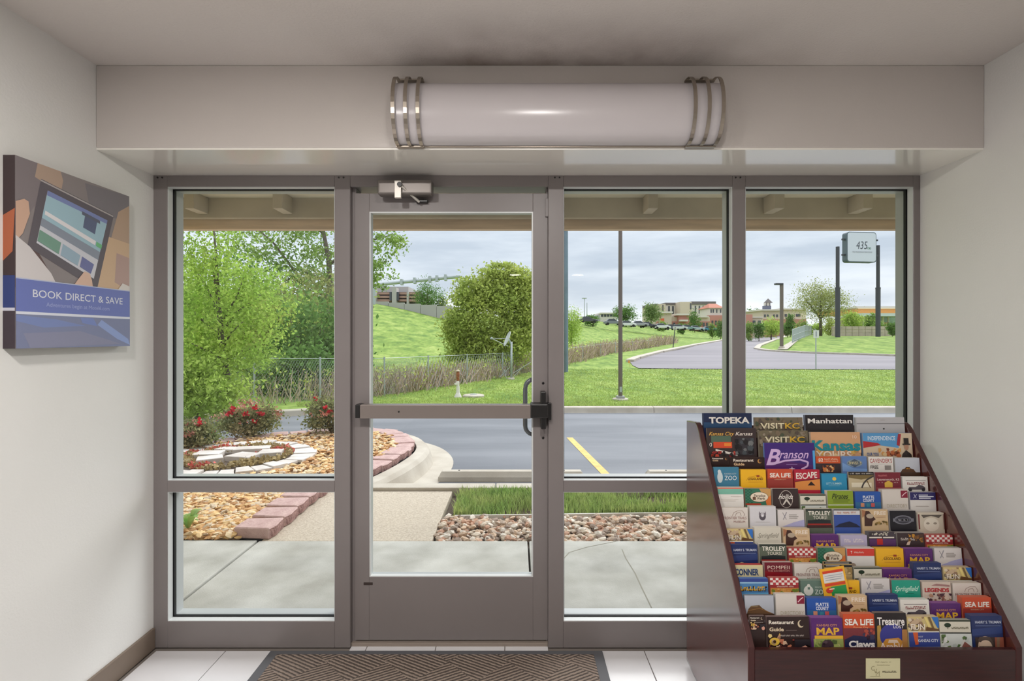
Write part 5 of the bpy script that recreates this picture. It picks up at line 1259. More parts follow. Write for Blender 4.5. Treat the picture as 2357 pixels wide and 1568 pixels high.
far_tree('roadside_tree', 'yellow green tree between the two sign poles', 'tree', 1938, 1982, 708, 754, 92, LM_LIGHT, 47, 1500, .26, .0)
far_tree('roadside_tree', 'dark green trees left of the clock tower', 'tree', 1712, 1758, 706, 742, 210, LM_DARK, 48, 900, trunk_frac=.1)
far_tree('roadside_tree', 'light green bush beside the dark street lamp', 'bush', 1750, 1800, 734, 768, 130, LM_LIGHT, 49, 1200, trunk_frac=.0)
far_tree('roadside_tree', 'small dark bush at the end of the retaining wall', 'bush', 2042, 2066, 742, 768, 80, LM_DARK, 50, 900, trunk_frac=.0)
far_tree('roadside_tree', 'thin dark tree between lamp and oak', 'tree', 1806, 1832, 722, 752, 115, LM_DARK, 51, 700, trunk_frac=.1)
far_tree('roadside_tree', 'green tree in front of the filling station', 'tree', 1988, 2016, 724, 756, 96, LM_ELM, 52, 900, trunk_frac=.1)
far_tree('hill_tree', 'low dark hedge beside the parked car on the hill', 'hedge', 1345, 1385, 722, 746, 125, LM_DARK, 53, 600, trunk_frac=.0)

for j, (a_, b2, c_, d2, dd, lm, lab) in enumerate((
        (1708, 1738, 738, 768, 120, LM_ELM, 'dark hedge clump below the low shop at the mullion'), (1732, 1762, 742, 770, 118, LM_DARK, 'dark hedge clump right of the low shop'),
        (1800, 1826, 742, 766, 118, LM_FAR, 'grey green hedge beside the road end'), (1830, 1862, 738, 764, 104, LM_ELM, 'mid green bush at the foot of the oak'),
        (1862, 1896, 742, 764, 100, LM_LIGHT, 'yellow green bush right of the oak trunk'), (1896, 1926, 734, 762, 98, LM_BUSH, 'olive bush left of the first sign post'),
        (1560, 1580, 744, 760, 160, LM_DARK, 'small dark bush among the cars below the shops'), (1628, 1650, 744, 766, 150, LM_ELM, 'small bush beside the bright blue car'),
        (1645, 1672, 740, 770, 140, LM_DARK, 'dark bush left of the window mullion in front of the shops'), (1516, 1538, 742, 760, 158, LM_ELM, 'small bush beside the orange shop sign'),
        (2008, 2040, 738, 762, 92, LM_ELM, 'green bush behind the second sign post'))):
    far_tree('roadside_bush', lab, 'bush', a_, b2, c_, d2, dd, lm, 80 + j, 650, trunk_frac=.0, group='bushes in the distance')
# brushwood along the fence
M_TWIG = M('dry_twigs', (196, 174, 156), rough=0.95, col2=(166, 146, 134), scale=3, island=0.3)
M_TWIG2 = M('dry_grass', (188, 168, 120), rough=0.95, col2=(150, 148, 92), scale=3, island=0.3)
def brush(label, x, y, w_, h_, n, seed, green):
    rng = np.random.default_rng(seed)
    B = Vector((x, y, ground(x, y)))
    o = thing('brushwood', label, 'brushwood', B, group='dry brushwood along the chain-link fence')
    th_ = math.atan2(fence_x(y + .5) - fence_x(y - .5), 1.0)
    u = rng.uniform(-1, 1, n) * w_; v = rng.normal(size=n) * .35 + .25
    L_ = h_ * rng.uniform(.45, 1.05, n)
    p0 = np.stack([u * math.sin(th_) - v * math.cos(th_), u * math.cos(th_) + v * math.sin(th_), np.zeros(n)], 1)
    lean = rng.normal(size=(n, 3)) * .45; lean[:, 2] = 1; lean /= np.linalg.norm(lean, axis=1, keepdims=True)
    p1 = p0 + lean * L_[:, None]
    wv = np.array([1, 0, 0])[None] * (.005 + y * .0004)
    V = np.stack([p0 - wv, p0 + wv, p1 + wv * .5, p1 - wv * .5], 1).reshape(-1, 3)
    f = link('twigs', mesh_np('twigs', V, np.arange(4 * n).reshape(-1, 4), [M_TWIG]), o); f['kind'] = 'stuff'
    m_ = int(n * green)
    C = p0[rng.integers(0, n, m_)] + np.stack([rng.normal(size=m_) * .1, rng.normal(size=m_) * .1, rng.uniform(.1, 1.0, m_) * h_], 1)
    V, Fq = leaf_cloud(C, .07 + y * .002, rng)
    f = link('leaves', mesh_np('leaves', V, Fq, [LM_BUSH]), o); f['kind'] = 'stuff'
labs = ['dry brushwood at the fence beside the rose bushes', 'dry brushwood tangle left of the first fence post', 'brown brushwood behind the fence, left of the white pump post', 'brown brushwood behind the white pump post', 'pinkish brushwood below the round bush', 'brushwood below the satellite dish', 'greenish brushwood left of the tall brown pole', 'grey brushwood right of the tall brown pole', 'pinkish brushwood along the far fence', 'grey brushwood beside the black sign post', 'faint brushwood at the far end of the fence', 'farthest brushwood beside the road']
ys = [11.6, 13.2, 15.2, 17.4, 20.0, 23.0, 28.5, 36.0, 46.0, 58.0, 74.0, 92.0]
for i, y in enumerate(ys):
    x = fence_x(y) - .35
    w_ = 1.25 + y * .05 if i < 6 else y * .14
    brush(labs[i], x, y, w_, .85 if i < 6 else 1.0 + y * .008, (50, 140, 560)[min(i, 2)], 60 + i, [3.0, 1.2, 1.3, 1.0, .8, 1.6, 1.6, .8, .3, .3, .3, .3][i])

# ------------------------------------------------------------------ rose bushes and bed planting
LM_ROSE = leafmat('leaf_rose', (128, 144, 92), (150, 134, 100), .4)
M_PETAL = M('rose_petal', (206, 44, 58), rough=0.6, island=0.3, trans=.3)
M_NEW = M('rose_young_leaf', (196, 132, 116), rough=0.6, island=0.3, trans=.3)
def rose(label, px, py, d_, w_, h_, nfl, seed):
    b0 = P(px, py, d_); B = Vector((b0.x, d_, bed_z(b0.x, d_) - .01))
    rng = np.random.default_rng(seed); o = thing('rose_bush', label, 'rose bush', B, group='rose bushes in the flower bed')
    for j in range(9):
        a = j * .7 + rng.uniform(0, .4)
        e = (w_ * .85 * math.cos(a), w_ * .7 * math.sin(a), h_ * rng.uniform(.75, 1.0))
        MB().tube([(0, 0, 0), (e[0] * .4, e[1] * .4, e[2] * .45), e], [.012, .008, .003], 5).build('stem', M('rose_stem', (86, 74, 54), rough=.9), o)
    bl = [((0, 0, h_ * .5), (w_, w_ * .8, h_ * .5), 1.4), ((-w_ * .5, 0, h_ * .45), (w_ * .6, w_ * .5, h_ * .4), .6), ((w_ * .5, 0, h_ * .55), (w_ * .6, w_ * .5, h_ * .4), .6)]
    C = blob_points(bl, 3600, rng, .24, .3); C = C[C[:, 2] > .03]
    V, Fq = leaf_cloud(C, .045, rng, .6); f = link('foliage', mesh_np('foliage', V, Fq, [LM_ROSE]), o); f['kind'] = 'stuff'
    C = blob_points(bl, 900, rng, .2, .8); C = C[C[:, 2] > h_ * .5]
    V, Fq = leaf_cloud(C, .05, rng, .5); f = link('young_leaves', mesh_np('young_leaves', V, Fq, [M_NEW]), o); f['kind'] = 'stuff'
    fm = None
    for j in range(nfl):
        if fm is None:
            Cn = rng.normal(size=(20, 3)) * .016
            V, Fq = leaf_cloud(Cn, .045, rng, .8); fm = mesh_np('flower', V, Fq, [M_PETAL])
        th_ = rng.uniform(0, 6.28); ph_ = rng.uniform(.1, .9)
        link('flower', fm, o, (w_ * .9 * math.cos(th_) * math.sqrt(1 - ph_ * ph_ * .6), -abs(w_ * .6 * math.sin(th_)) , h_ * (.45 + .55 * ph_)), (th_, ph_, th_ * 2))
rose('rose bush with bright red blooms in the middle of the bed edge', 570, 1002, 7.35, .38, .46, 6, 1)
rose('rose bush with reddish shoots beside the door frame', 765, 985, 7.55, .34, .58, 4, 2)
rose('rose bush cut off by the window frame near the canvas poster', 425, 1035, 6.55, .36, .36, 2, 3)

# stone circle with bedding plants
sc_ = thing('stone_circle', 'ring of white flat stones with stepping stones at its centre in the gravel', 'stone circle', (RC.x, RC.y, bed_z(RC.x, RC.y) - .01))
m_flag = M('white_flagstone', (216, 210, 204), rough=0.85, col2=(190, 180, 172), scale=6, bump=.2, bscale=30)
jr = random.Random(8)
nst = 30
for i in range(nst):
    a0 = 2 * math.pi * i / nst; a1 = 2 * math.pi * (i + .9) / nst
    r0 = RR_ * jr.uniform(.76, .80) - (0.02); r1 = RR_ * jr.uniform(.98, 1.04)
    pts = [(r0 * math.cos(a0), r0 * math.sin(a0), 0), (r1 * math.cos(a0 + jr.uniform(-.02, .02)), r1 * math.sin(a0), 0), (r1 * math.cos(a1), r1 * math.sin(a1 + jr.uniform(-.02, .02)), 0), (r0 * math.cos(a1), r0 * math.sin(a1), 0)]
    MB().prism(pts, (0, 0, jr.uniform(.03, .05))).build('flat_stone', m_flag, sc_, bevel=.004, seg=1)
for (x, y, w_, l_, a) in ((-.30, .02, .30, .24, .1), (.18, -.12, .30, .26, -.3), (.10, .24, .40, .20, .2), (-.12, -.26, .26, .22, .5), (-.22, .28, .24, .18, -.2), (.40, .06, .26, .24, .2)):
    c_, s_ = math.cos(a), math.sin(a)
    pts = [(x + u * c_ - v * s_, y + u * s_ + v * c_, 0) for u, v in ((-w_ / 2, -l_ / 2), (w_ / 2, -l_ / 2 * .8), (w_ / 2 * .9, l_ / 2), (-w_ / 2 * .95, l_ / 2 * .9))]
    MB().prism(pts, (0, 0, jr.uniform(.07, .09))).build('stepping_stone', m_flag, sc_, bevel=.005, seg=1)
for (x, y) in ((-.98, -.62), (-.62, -.80)):
    MB().box(x - .19, x + .19, y - .13, y + .13, 0.0, .085).build('block_stone', m_flag, sc_, bevel=.01)
MB().lathe([(RR_ * .77, 0.0), (RR_ * .77, .022)], n=40).build('bed_soil', m_soil, sc_)
rng = np.random.default_rng(77)
M_BED1 = M('begonia_red', (206, 96, 84), rough=.6, island=.35, trans=.2); M_BED2 = M('begonia_leaf', (170, 150, 104), rough=.6, island=.35, trans=.2)
C = []; mi = []
while len(C) < 1700:
    a = rng.uniform(0, 6.283); r = RR_ * .74 * math.sqrt(rng.uniform(.10, 1))
    x, y = r * math.cos(a), r * math.sin(a)
    if math.sin(x * 9 + 1) * math.cos(y * 10) < -.25: continue
    if r < RR_ * .48 and rng.uniform() < .8: continue
    C.append((x, y, .025 + abs(rng.normal()) * .018)); mi.append(0 if math.sin(x * 7 - y * 5) + rng.normal() * .5 > .75 else 1)
V, Fq = leaf_cloud(np.array(C), .05, rng, .7)
o = link('bedding_flowers', mesh_np('bedding_flowers', V, Fq, [M_BED1, M_BED2], mi), None, (RC.x, RC.y, bed_z(RC.x, RC.y))); tag(o, 'low red and bronze bedding flowers inside the stone ring', 'flowers', kind='stuff')

# hosta by the pavement
B = Vector((gp(433, 1212, .05)[0], gp(433, 1212, .05)[1], bed_z(-2.5, 4.0) - .005))
ho = thing('hosta', 'small green hosta growing in the tan gravel', 'plant', B)
m_host = M('hosta_leaf', (120, 170, 80), rough=.5, col2=(180, 196, 120), scale=14, trans=.3)
for j in range(9):
    a = j * .72; l_ = .10 + .03 * (j % 3)
    c_, s_ = math.cos(a), math.sin(a)
    pr = [(0, 0, 0), (.3, .30, .55), (.6, .42, .85), (.85, .26, .9), (1, 0, .8)]
    vs = []; fs = []
    for t_, w_, h_ in pr:
        for sgn in (-1, 0, 1):
            u, v = t_ * l_ * .75, sgn * w_ * l_ * .5
            vs.append((u * c_ - v * s_, u * s_ + v * c_, h_ * l_ * (1.2 if j % 2 else .9) + abs(sgn) * .012 * w_))
    for i in range(4):
        for q in (0, 1): fs.append((i * 3 + q, (i + 1) * 3 + q, (i + 1) * 3 + q + 1, i * 3 + q + 1))
    MB().add(vs, fs).build('leaf', m_host, ho, smooth=True)

# ------------------------------------------------------------------ grass strip behind the river gravel
rng = np.random.default_rng(5)
N_ = 32000
x = rng.uniform(-0.62, 2.4, N_); y = rng.uniform(4.30, 4.96, N_)
dens = np.sin(x * 3.1 + 1) * np.cos(y * 5.0 + x) + rng.normal(size=N_) * .45
keep = (dens > -.2) & (x > -.52 + (y - 4.3) * -.02) & (y > 4.32 + .03 * x)
x, y = x[keep], y[keep]; n = len(x)
h_ = rng.uniform(.05, .12, n); ang = rng.uniform(0, 6.28, n); ln = rng.uniform(.1, .7, n)
p0 = np.stack([x, y, np.full(n, -.05)], 1); mid = p0 + np.stack([np.cos(ang) * ln * h_ * .35, np.sin(ang) * ln * h_ * .35, h_ * .6], 1)
tip = p0 + np.stack([np.cos(ang) * ln * h_ * .9, np.sin(ang) * ln * h_ * .9, h_], 1)
wv = np.stack([-np.sin(ang), np.cos(ang), np.zeros(n)], 1) * .0035
V = np.stack([p0 - wv, p0 + wv, mid + wv, mid - wv, tip], 1).reshape(-1, 3)
i0 = np.arange(n)[:, None] * 5
F4 = np.concatenate([i0 + np.array([[0, 1, 2, 3]]), i0 + np.array([[3, 2, 4, 4]])])
me = bpy.data.meshes.new('grass_strip'); me.from_pydata(V.tolist(), [], [tuple(r) for r in (i0 + np.array([[0, 1, 2, 3]])).tolist()] + [tuple(r) for r in (i0 + np.array([[3, 2, 4]])).tolist()])
me.materials.append(M('grass_blade', (142, 172, 92), rough=.7, col2=(178, 190, 118), scale=4, island=.35, trans=.3, spec=.2))
o = link('grass_strip', me); tag(o, 'rough green grass strip between the river gravel and the front curb', 'grass', kind='stuff')
# pale edging strip between gravel and grass
q = MB(); A = Vector((-0.50, 4.262, 0)); Bv = Vector((2.6, 4.385, 0)); nrm = Vector((-(Bv - A).y, (Bv - A).x, 0)).normalized() * .008
q.prism([A - nrm + Vector((0, 0, -.06)), Bv - nrm + Vector((0, 0, -.06)), Bv + nrm + Vector((0, 0, -.06)), A + nrm + Vector((0, 0, -.06))], (0, 0, .066))
o = q.build('lawn_edging', M('edging_white', (206, 202, 194), rough=.6)); tag(o, 'thin pale edging strip between river gravel and grass', 'edging')
# taller grass blades on the near part of the lawn
rng = np.random.default_rng(9)
n = 95000
ang = np.arctan(rng.uniform(-.42, 1.2, n)); y = 11.55 + 19 * rng.uniform(0, 1, n) ** 1.7; x = np.tan(ang) * y
cy_ = np.array([curb_y(v) for v in x]) + .22; fxv = np.interp(y, _fy, _fx)
keep = (y > cy_) & (x > fxv + .1); x, y = x[keep], y[keep]; n = len(x)
z = np.interp(y, _by, _bz)
h_ = rng.uniform(.03, .075, n); a = rng.uniform(0, 6.28, n); w = np.stack([np.cos(a), np.sin(a), np.zeros(n)], 1) * (y * .001)[:, None]
p0 = np.stack([x, y, z - .01], 1); tip = p0 + np.stack([np.sin(a) * h_ * .6, np.cos(a) * h_ * .6, h_], 1)
me = mesh_np('lawn_blades', np.stack([p0 - w, p0 + w, tip], 1).reshape(-1, 3), np.arange(3 * n).reshape(-1, 3), [M('lawn_blade', (156, 178, 94), rough=.8, col2=(178, 190, 116), scale=.8, island=.3, trans=.3, spec=.1)])
o = link('lawn_blades', me); tag(o, 'short blades of mown grass on the near lawn', 'grass', kind='stuff')
# ================================================================== outside: fence, poles, signs, road, buildings
m_galv = M('galvanised_steel', (176, 182, 186), rough=.45, metal=.4)
m_polebrown = M('pole_brown', (112, 100, 94), rough=.5, metal=.2)
m_poleblue = M('pole_blue_grey', (112, 128, 146), rough=.5, var=.12, scale=1.5)
m_dkpole = M('pole_dark', (62, 62, 70), rough=.5)

# ---- chain-link fence along the brush line
fn = thing('chain_link_fence', 'grey chain-link fence with steel posts along the brush line', 'fence', (fence_x(12.0), 12.0, ground(fence_x(12.0), 12.0)))
fo = fn.location
def fpt(y, h=0.0, side_=0.0): x = fence_x(y) + side_; return Vector((x, y, ground(fence_x(y), y) + h)) - fo
py_ = [10.8, 11.75, 13.1, 14.9, 17.2, 20.0, 23.5, 28, 33, 39, 46, 54, 63, 73, 84, 96]
for y in py_:
    r_ = .024 if y < 25 else .03
    MB().tube([fpt(y, 0), fpt(y, 1.12)], r_, 8).build('post', m_galv, fn)
for a, b_ in zip(py_[:-1], py_[1:]):
    MB().tube([fpt(a, 1.08), fpt(b_, 1.08)], .009, 6).build('top_rail', m_galv, fn)
q = MB()
L_ = []
y = 10.6
while y < 34: L_.append(y); y += .062 if y < 16 else .2
H_ = 1.04
def wire(p, p2, w):
    dv = (p2 - p); nrm = Vector((dv.z, 0, -dv.x)); nrm = nrm.normalized() * w if nrm.length > 1e-6 else Vector((w, 0, 0))
    q.quad(p - nrm, p2 - nrm, p2 + nrm, p + nrm)
for y in L_:
    w = .0022 if y < 16 else .004
    rise = .55
    wire(fpt(y, .03), fpt(y + rise, H_), w); wire(fpt(y, H_), fpt(y + rise, .03), w)
o = q.build('wire_mesh', m_galv, fn); o['kind'] = 'stuff'

# ---- white post with rusty pump fitting
B = G(1054, 915)
pm = thing('pump_post', 'white post with a rusty orange fitting on top standing on the lawn', 'pump', B)
m_wp = M('white_paint', (222, 216, 210), rough=.6, var=.08, scale=9); m_rust = M('rust', (168, 104, 70), rough=.9, col2=(120, 70, 52), scale=20, bump=.6, bscale=40)
k = B.y / F
MB().lathe([(9 * k, 0), (9 * k, .02), (5 * k, 9 * k), (4 * k, 12 * k), (4 * k, 26 * k)], n=14).build('base', m_wp, pm, smooth='auto')
MB().lathe([(3.2 * k, 26 * k), (3.4 * k, 34 * k), (2.6 * k, 38 * k)], n=12).build('neck', m_wp, pm)
MB().lathe([(1.5 * k, 27 * k), (4 * k, 29 * k), (4.4 * k, 33 * k), (3.8 * k, 33 * k)], (-4 * k, -.01, 0), 12).build('spout_cup', m_wp, pm)
MB().lathe([(2.6 * k, 38 * k), (4.0 * k, 42 * k), (3.0 * k, 46 * k), (4.4 * k, 51 * k), (3.4 * k, 56 * k), (2.8 * k, 60 * k)], n=12).build('rusty_fitting', m_rust, pm, smooth='auto')
MB().lathe([(4.6 * k, 60 * k), (4.6 * k, 62 * k), (1.2 * k, 63 * k), (1.2 * k, 66 * k)], n=12).build('cap', M('cap_beige', (206, 186, 168), rough=.7), pm)
# ---- manhole
B = G(1090, 914)
mh = thing('manhole', 'flat concrete manhole cover lying in the lawn beside the white post', 'manhole', B)
MB().lathe([(.30, 0), (.30, .05), (.26, .07), (.02, .075)], n=24).build('cover', m_curb, mh)
MB().lathe([(.10, .075), (.10, .085)], n=16).build('lid', m_galv, mh)

# ---- satellite dish
B = G(1176, 874); d = B.y
sd_ = thing('satellite_dish', 'white satellite dish on a braced steel mast in front of the round bush', 'satellite dish', B)
def q3(px, py, dd=0.0): return P(px, py, d + dd) - B
m_dish = M('dish_white', (206, 208, 212), rough=.5)
MB().tube([q3(1177, 874), q3(1177, 787)], .045, 10).build('mast', m_galv, sd_, smooth=True)
dc = q3(1170, 781, -.05); nrm = Vector((-.90, -.20, .36)).normalized()
a1 = nrm.orthogonal().normalized(); a2 = nrm.cross(a1)
q = MB(); R0 = .34; nn_ = 20; vs = []; fs = []
for i in range(6):
    rr_ = R0 * i / 5
    for j in range(nn_):
        t_ = 2 * math.pi * j / nn_
        vs.append(dc + a1 * rr_ * math.cos(t_) + a2 * rr_ * math.sin(t_) + nrm * (rr_ * rr_ * .55))
for i in range(5):
    for j in range(nn_): fs.append((i * nn_ + j, i * nn_ + (j + 1) % nn_, (i + 1) * nn_ + (j + 1) % nn_, (i + 1) * nn_ + j))
vs2 = [v - nrm * .018 for v in vs]; m_ = len(vs)
q.add(vs + vs2, fs + [tuple(m_ + i for i in f[::-1]) for f in fs] + [(5 * nn_ + j, 5 * nn_ + (j + 1) % nn_, m_ + 5 * nn_ + (j + 1) % nn_, m_ + 5 * nn_ + j) for j in range(nn_)])
q.build('reflector', m_dish, sd_, smooth='auto')
MB().tube([dc - nrm * .02, q3(1177, 795)], .04, 8).build('bracket', m_galv, sd_)
lnb = q3(1131, 779, -.15)
MB().tube([dc - a2 * 0 + Vector((0, 0, -.30)), lnb], .014, 6).build('feed_arm', m_dish, sd_)
MB().tube([dc + Vector((.02, 0, .02)), lnb], .008, 6).build('feed_strut', m_dish, sd_)
MB().lathe([(.03, -.05), (.045, -.03), (.045, .04), (.02, .06)], n=10).build('feed_horn', m_galv, sd_, lnb, (0, .8, 0))
for a, b_ in (((1150, 869), (1174, 845)), ((1182, 868), (1200, 848)), ((1180, 860), (1222, 834)), ((1166, 872), (1160, 850))):
    MB().tube([q3(*a), q3(*b_)], .013, 6).build('brace', m_galv, sd_)
MB().lathe([(.16, 0), (.16, .06), (.12, .08)], n=16).build('footing', m_curb, sd_)

# ---- poles
B = G(1302, 857)
o = MB().tube([(0, 0, 0), (0, 0, 6), (0, 0, 15)], [.135, .13, .11], 12).build('utility_pole', m_poleblue, None, B, smooth='auto'); tag(o, 'thick blue grey pole rising beside the door frame', 'pole')
B = G(1428, 922)
lp = thing('light_pole', 'slim brown light pole on a round concrete foot in the lawn', 'light pole', B)
MB().lathe([(.205, 0), (.205, .045), (.18, .06)], n=24).build('foot', m_curb, lp)
MB().box(-.10, .10, -.10, .10, .06, .12).build('base_cover', M('base_cover_grey', (150, 150, 150), rough=.5), lp, bevel=.01)
MB().tube([(0, 0, .1), (0, 0, 3), (0, 0, 7)], [.056, .053, .045], 12).build('shaft', m_polebrown, lp, smooth='auto')
MB().box(-.03, .03, -.058, -.05, .22, .36).build('hand_hole', m_galv, lp)
MB().box(-.45, .0, -.10, .10, 6.9, 7.05).build('lamp_head', m_dkpole, lp, bevel=.02)
B = G(1799, 803); k = B.y / F
lp = thing('street_lamp', 'dark street lamp with a short arm beside the road', 'street lamp', B)
MB().lathe([(.35, 0), (.35, .25), (.3, .3)], n=16).build('foot', m_curb, lp)
MB().box(-.16, .16, -.16, .16, .2, 151 * k).build('shaft', m_polebrown, lp)
MB().box(-15 * k, .1, -.3, .3, 147 * k, 151 * k).build('lamp_head', m_dkpole, lp, bevel=.05)
for i, (px, pt) in enumerate(((1345, 686), (1351, 697))):
    B = P(px, 728, 330); B.z = ground(B.x, B.y); o = thing('highway_mast', ('tall thin highway light mast on the horizon', 'shorter thin mast beside the tall highway light')[i], 'light mast', B)
    zt_ = P(px, pt, 330).z - B.z
    MB().tube([(0, 0, 0), (0, 0, zt_)], [.35, .2], 8).build('shaft', m_galv, o)
    if i == 0: MB().lathe([(1.6, zt_ - .5), (1.6, zt_)], n=12).build('lamp_ring', m_galv, o)
# black sign post by the road
B = G(1549, 803); k = B.y / F
o = thing('sign_post', 'thin leaning black sign post beside the far road', 'sign post', B)
MB().tube([(0, 0, 0), (5 * k, 0, 50 * k)], 1.0 * k, 6).build('post', m_dkpole, o)
MB().box(1 * k, 9 * k, -.03, .03, 44 * k, 50 * k).build('plate', M('plate_pale', (196, 200, 180), rough=.6), o, bevel=.01)
# white sign near the road
B = G(1878, 851); k = B.y / F
o = thing('sign_post', 'small white traffic sign on a thin steel post at the road edge', 'sign post', B)
MB().tube([(0, 0, 0), (0, 0, 92 * k)], 1.3 * k, 8).build('post', m_galv, o)
MB().box(-6.5 * k, 6.5 * k, -.03, -.025, 73 * k, 91 * k).build('plate', M('plate_white', (214, 210, 214), rough=.5), o, bevel=.01)
MB().box(-1.2 * k, 1.2 * k, -.032, -.03, 76 * k, 88 * k).build('symbol', M('plate_mark', (130, 130, 150), rough=.6), o)
# orange marker flag
B = G(1450, 846); k = B.y / F
o = thing('marker_flag', 'small orange marker flag in the grass at the curb end', 'flag', B)
MB().tube([(0, 0, 0), (0, 0, 15 * k)], .6 * k, 6).build('stake', M('stake_yellow', (206, 186, 110), rough=.7), o)
MB().box(-4 * k, 0, -.01, .01, 10 * k, 16 * k).build('flag', M('flag_orange', (226, 150, 80), rough=.7), o)

# ---- pylon sign
DS = 76.0; k = DS / F
b1 = P(1928, 778, DS); b1.z = ground(b1.x, DS); b2 = P(2021, 771, DS + 3); b2.z = ground(b2.x, DS + 3)
ps = thing('pylon_sign', 'tall two-post sign with a white rounded panel reading 435', 'sign', b1)
for p_, pt in ((b1, 568), (b2, 565)):
    z1 = P(0, 662, p_.y).z - p_.z; z2 = P(0, pt, p_.y).z - p_.z
    MB().tube([(0, 0, 0), (0, 0, z1)], 5.2 * k, 14).build('post', m_dkpole, ps, p_ - b1, smooth='auto')
    MB().tube([(0, 0, z1), (0, 0, z2)], 3.9 * k, 14).build('post', m_dkpole, ps, p_ - b1, smooth='auto')
    MB().lathe([(5.6 * k, z1 - .25), (5.6 * k, z1)], n=14).build('collar', m_dkpole, ps, p_ - b1)
def rrect(w, h, r, n=6):
    out_ = []
    for cx_, cy_, a0 in ((w - r, h - r, 0), (-w + r, h - r, 90), (-w + r, -h + r, 180), (w - r, -h + r, 270)):
        for i in range(n + 1):
            a = math.radians(a0 + 90 * i / n); out_.append((cx_ + r * math.cos(a), cy_ + r * math.sin(a)))
    return out_
cs = (P(1979, 570, DS + 1.5)); yaw = math.radians(7)
w_, h_ = 38 * k, 35.5 * k
pn = MB(); pn.prism([(x, -.35, z) for x, z in rrect(w_, h_, 7 * k)], (0, .9, 0))
cab = pn.build('cabinet', M('cabinet_grey', (86, 98, 108), rough=.5), ps, cs - b1, (0, 0, yaw))
pn = MB(); pn.prism([(x, -.40, z) for x, z in rrect(w_ - 2.0 * k, h_ - 2.0 * k, 5.5 * k)], (0, .05, 0))
pn.build('face', M('sign_face', (206, 208, 224), rough=.5), cab)
SG = [('t', '435', .50, .40, .27, (62, 66, 78), .40, .12, -.006), ('ring', .73, .50, .045, .035, .012, (90, 130, 110)), ('ring', .80, .51, .03, .035, .012, (90, 130, 110)), ('r', .14, .617, .88, .623, (170, 170, 180)), ('g', .51, .64, .03, (150, 150, 164), .72, 30)]
printed('sign_lettering', SG, 70 * k, 66 * k, cab, .01, (0, -.41, -33 * k))
for sx_, pp in ((-1, b1), (1, b2)):
    for zz in (18 * k, -18 * k):
        MB().box(-5 * k, 5 * k, -.1, .1, -.12, .12).build('bracket', m_dkpole, cab, (sx_ * (w_ + 3 * k), 0, zz))

# ---- roads beyond the lawn
def drape_px(name, poly, m, off, sx_=14, sy_=5):
    pts = [Vector(p) for p in poly]; n0 = len(pts)
    x = min(p[0] for p in poly)
    while x < max(p[0] for p in poly):
        y = min(p[1] for p in poly)
        while y < max(p[1] for p in poly):
            if inside(x, y, poly): pts.append(Vector((x, y)))
            y += sy_
        x += sx_
    r_ = delaunay_2d_cdt(pts, [], [list(range(n0))], 1, 1e-4)
    q = MB(); V_ = [G(v.x, v.y) + Vector((0, 0, off)) for v in r_[0]]
    q.add(V_, [tuple(f) for f in r_[2]])
    return q.build(name, m, smooth=True)
rd = [(1470, 849), (1600, 850.5), (1800, 851), (2063, 852), (2600, 856), (2600, 832), (2063, 821), (1850, 814), (1768, 809), (1742, 804), (1748, 797), (1785, 783), (1820, 771), (1795, 769.5), (1716, 776.5), (1662, 784), (1600, 795), (1520, 812), (1465, 827), (1450, 834), (1456, 842)]
o = drape_px('road', rd, m_asph2, .035); tag(o, 'grey asphalt side road curving away behind the lawn', None, kind='structure')
rc = struct('curb_road')
for nm, line in (('a', rd[13:20]), ('b', rd[5:13])):
    pts = [G(*p) for p in line]
    for A, B_ in zip(pts[:-1], pts[1:]):
        dv = (B_ - A); nrm = Vector((-dv.y, dv.x, 0)).normalized()
        if nm == 'a': nrm = nrm * 1
        w = .16 + .003 * A.y
        q = MB(); q.add([A - nrm * w + Vector((0, 0, .02)), A - nrm * w + Vector((0, 0, .20)), A + nrm * w + Vector((0, 0, .20)), A + nrm * w + Vector((0, 0, .02)),
                         B_ - nrm * w + Vector((0, 0, .02)), B_ - nrm * w + Vector((0, 0, .20)), B_ + nrm * w + Vector((0, 0, .20)), B_ + nrm * w + Vector((0, 0, .02))],
                        [(0, 1, 5, 4), (1, 2, 6, 5), (2, 3, 7, 6), (0, 3, 2, 1), (4, 5, 6, 7)])
        q.build('curb_stone', m_curb, rc)
o = drape_px('sidewalk', [(1788, 806), (1812, 806), (1836, 786), (1826, 784)], m_curb, .09, 6, 4); o['kind'] = 'structure'
# fence beside the side road and retaining wall
rf = thing('wire_fence', 'pale wire fence beside the side road near the white sign', 'fence', G(1824, 790))
fpx = [(1824, 790), (1838, 784), (1852, 778), (1868, 772), (1884, 769)]
fp = [G(*p) - rf.location for p in fpx]
for p in fp: MB().tube([p, p + Vector((0, 0, 1.9))], .06, 6).build('post', m_galv, rf)
for zz in (.3, 1.0, 1.8):
    for a, b_ in zip(fp[:-1], fp[1:]): MB().tube([a + Vector((0, 0, zz)), b_ + Vector((0, 0, zz))], .04, 5).build('rail', m_galv, rf)
q = MB()
for a, b_ in zip(fp[:-1], fp[1:]):
    for i in range(26):
        p = a.lerp(b_, i / 26); q.quad(p + Vector((-.02, 0, .1)), p + Vector((.02, 0, .1)), p + Vector((.02, 0, 1.85)), p + Vector((-.02, 0, 1.85)))
o = q.build('wire_mesh', m_galv, rf); o['kind'] = 'stuff'
wl0 = P(1900, 768, 88); wl1 = P(2052, 770, 86)
rw = thing('retaining_wall', 'low beige block retaining wall behind the sign posts', 'wall', Vector((wl0.x, 86, ground(wl0.x, 86))))
m_rw = M('block_wall', (186, 172, 156), rough=.9, var=.08, scale=1.2)
n_ = 9
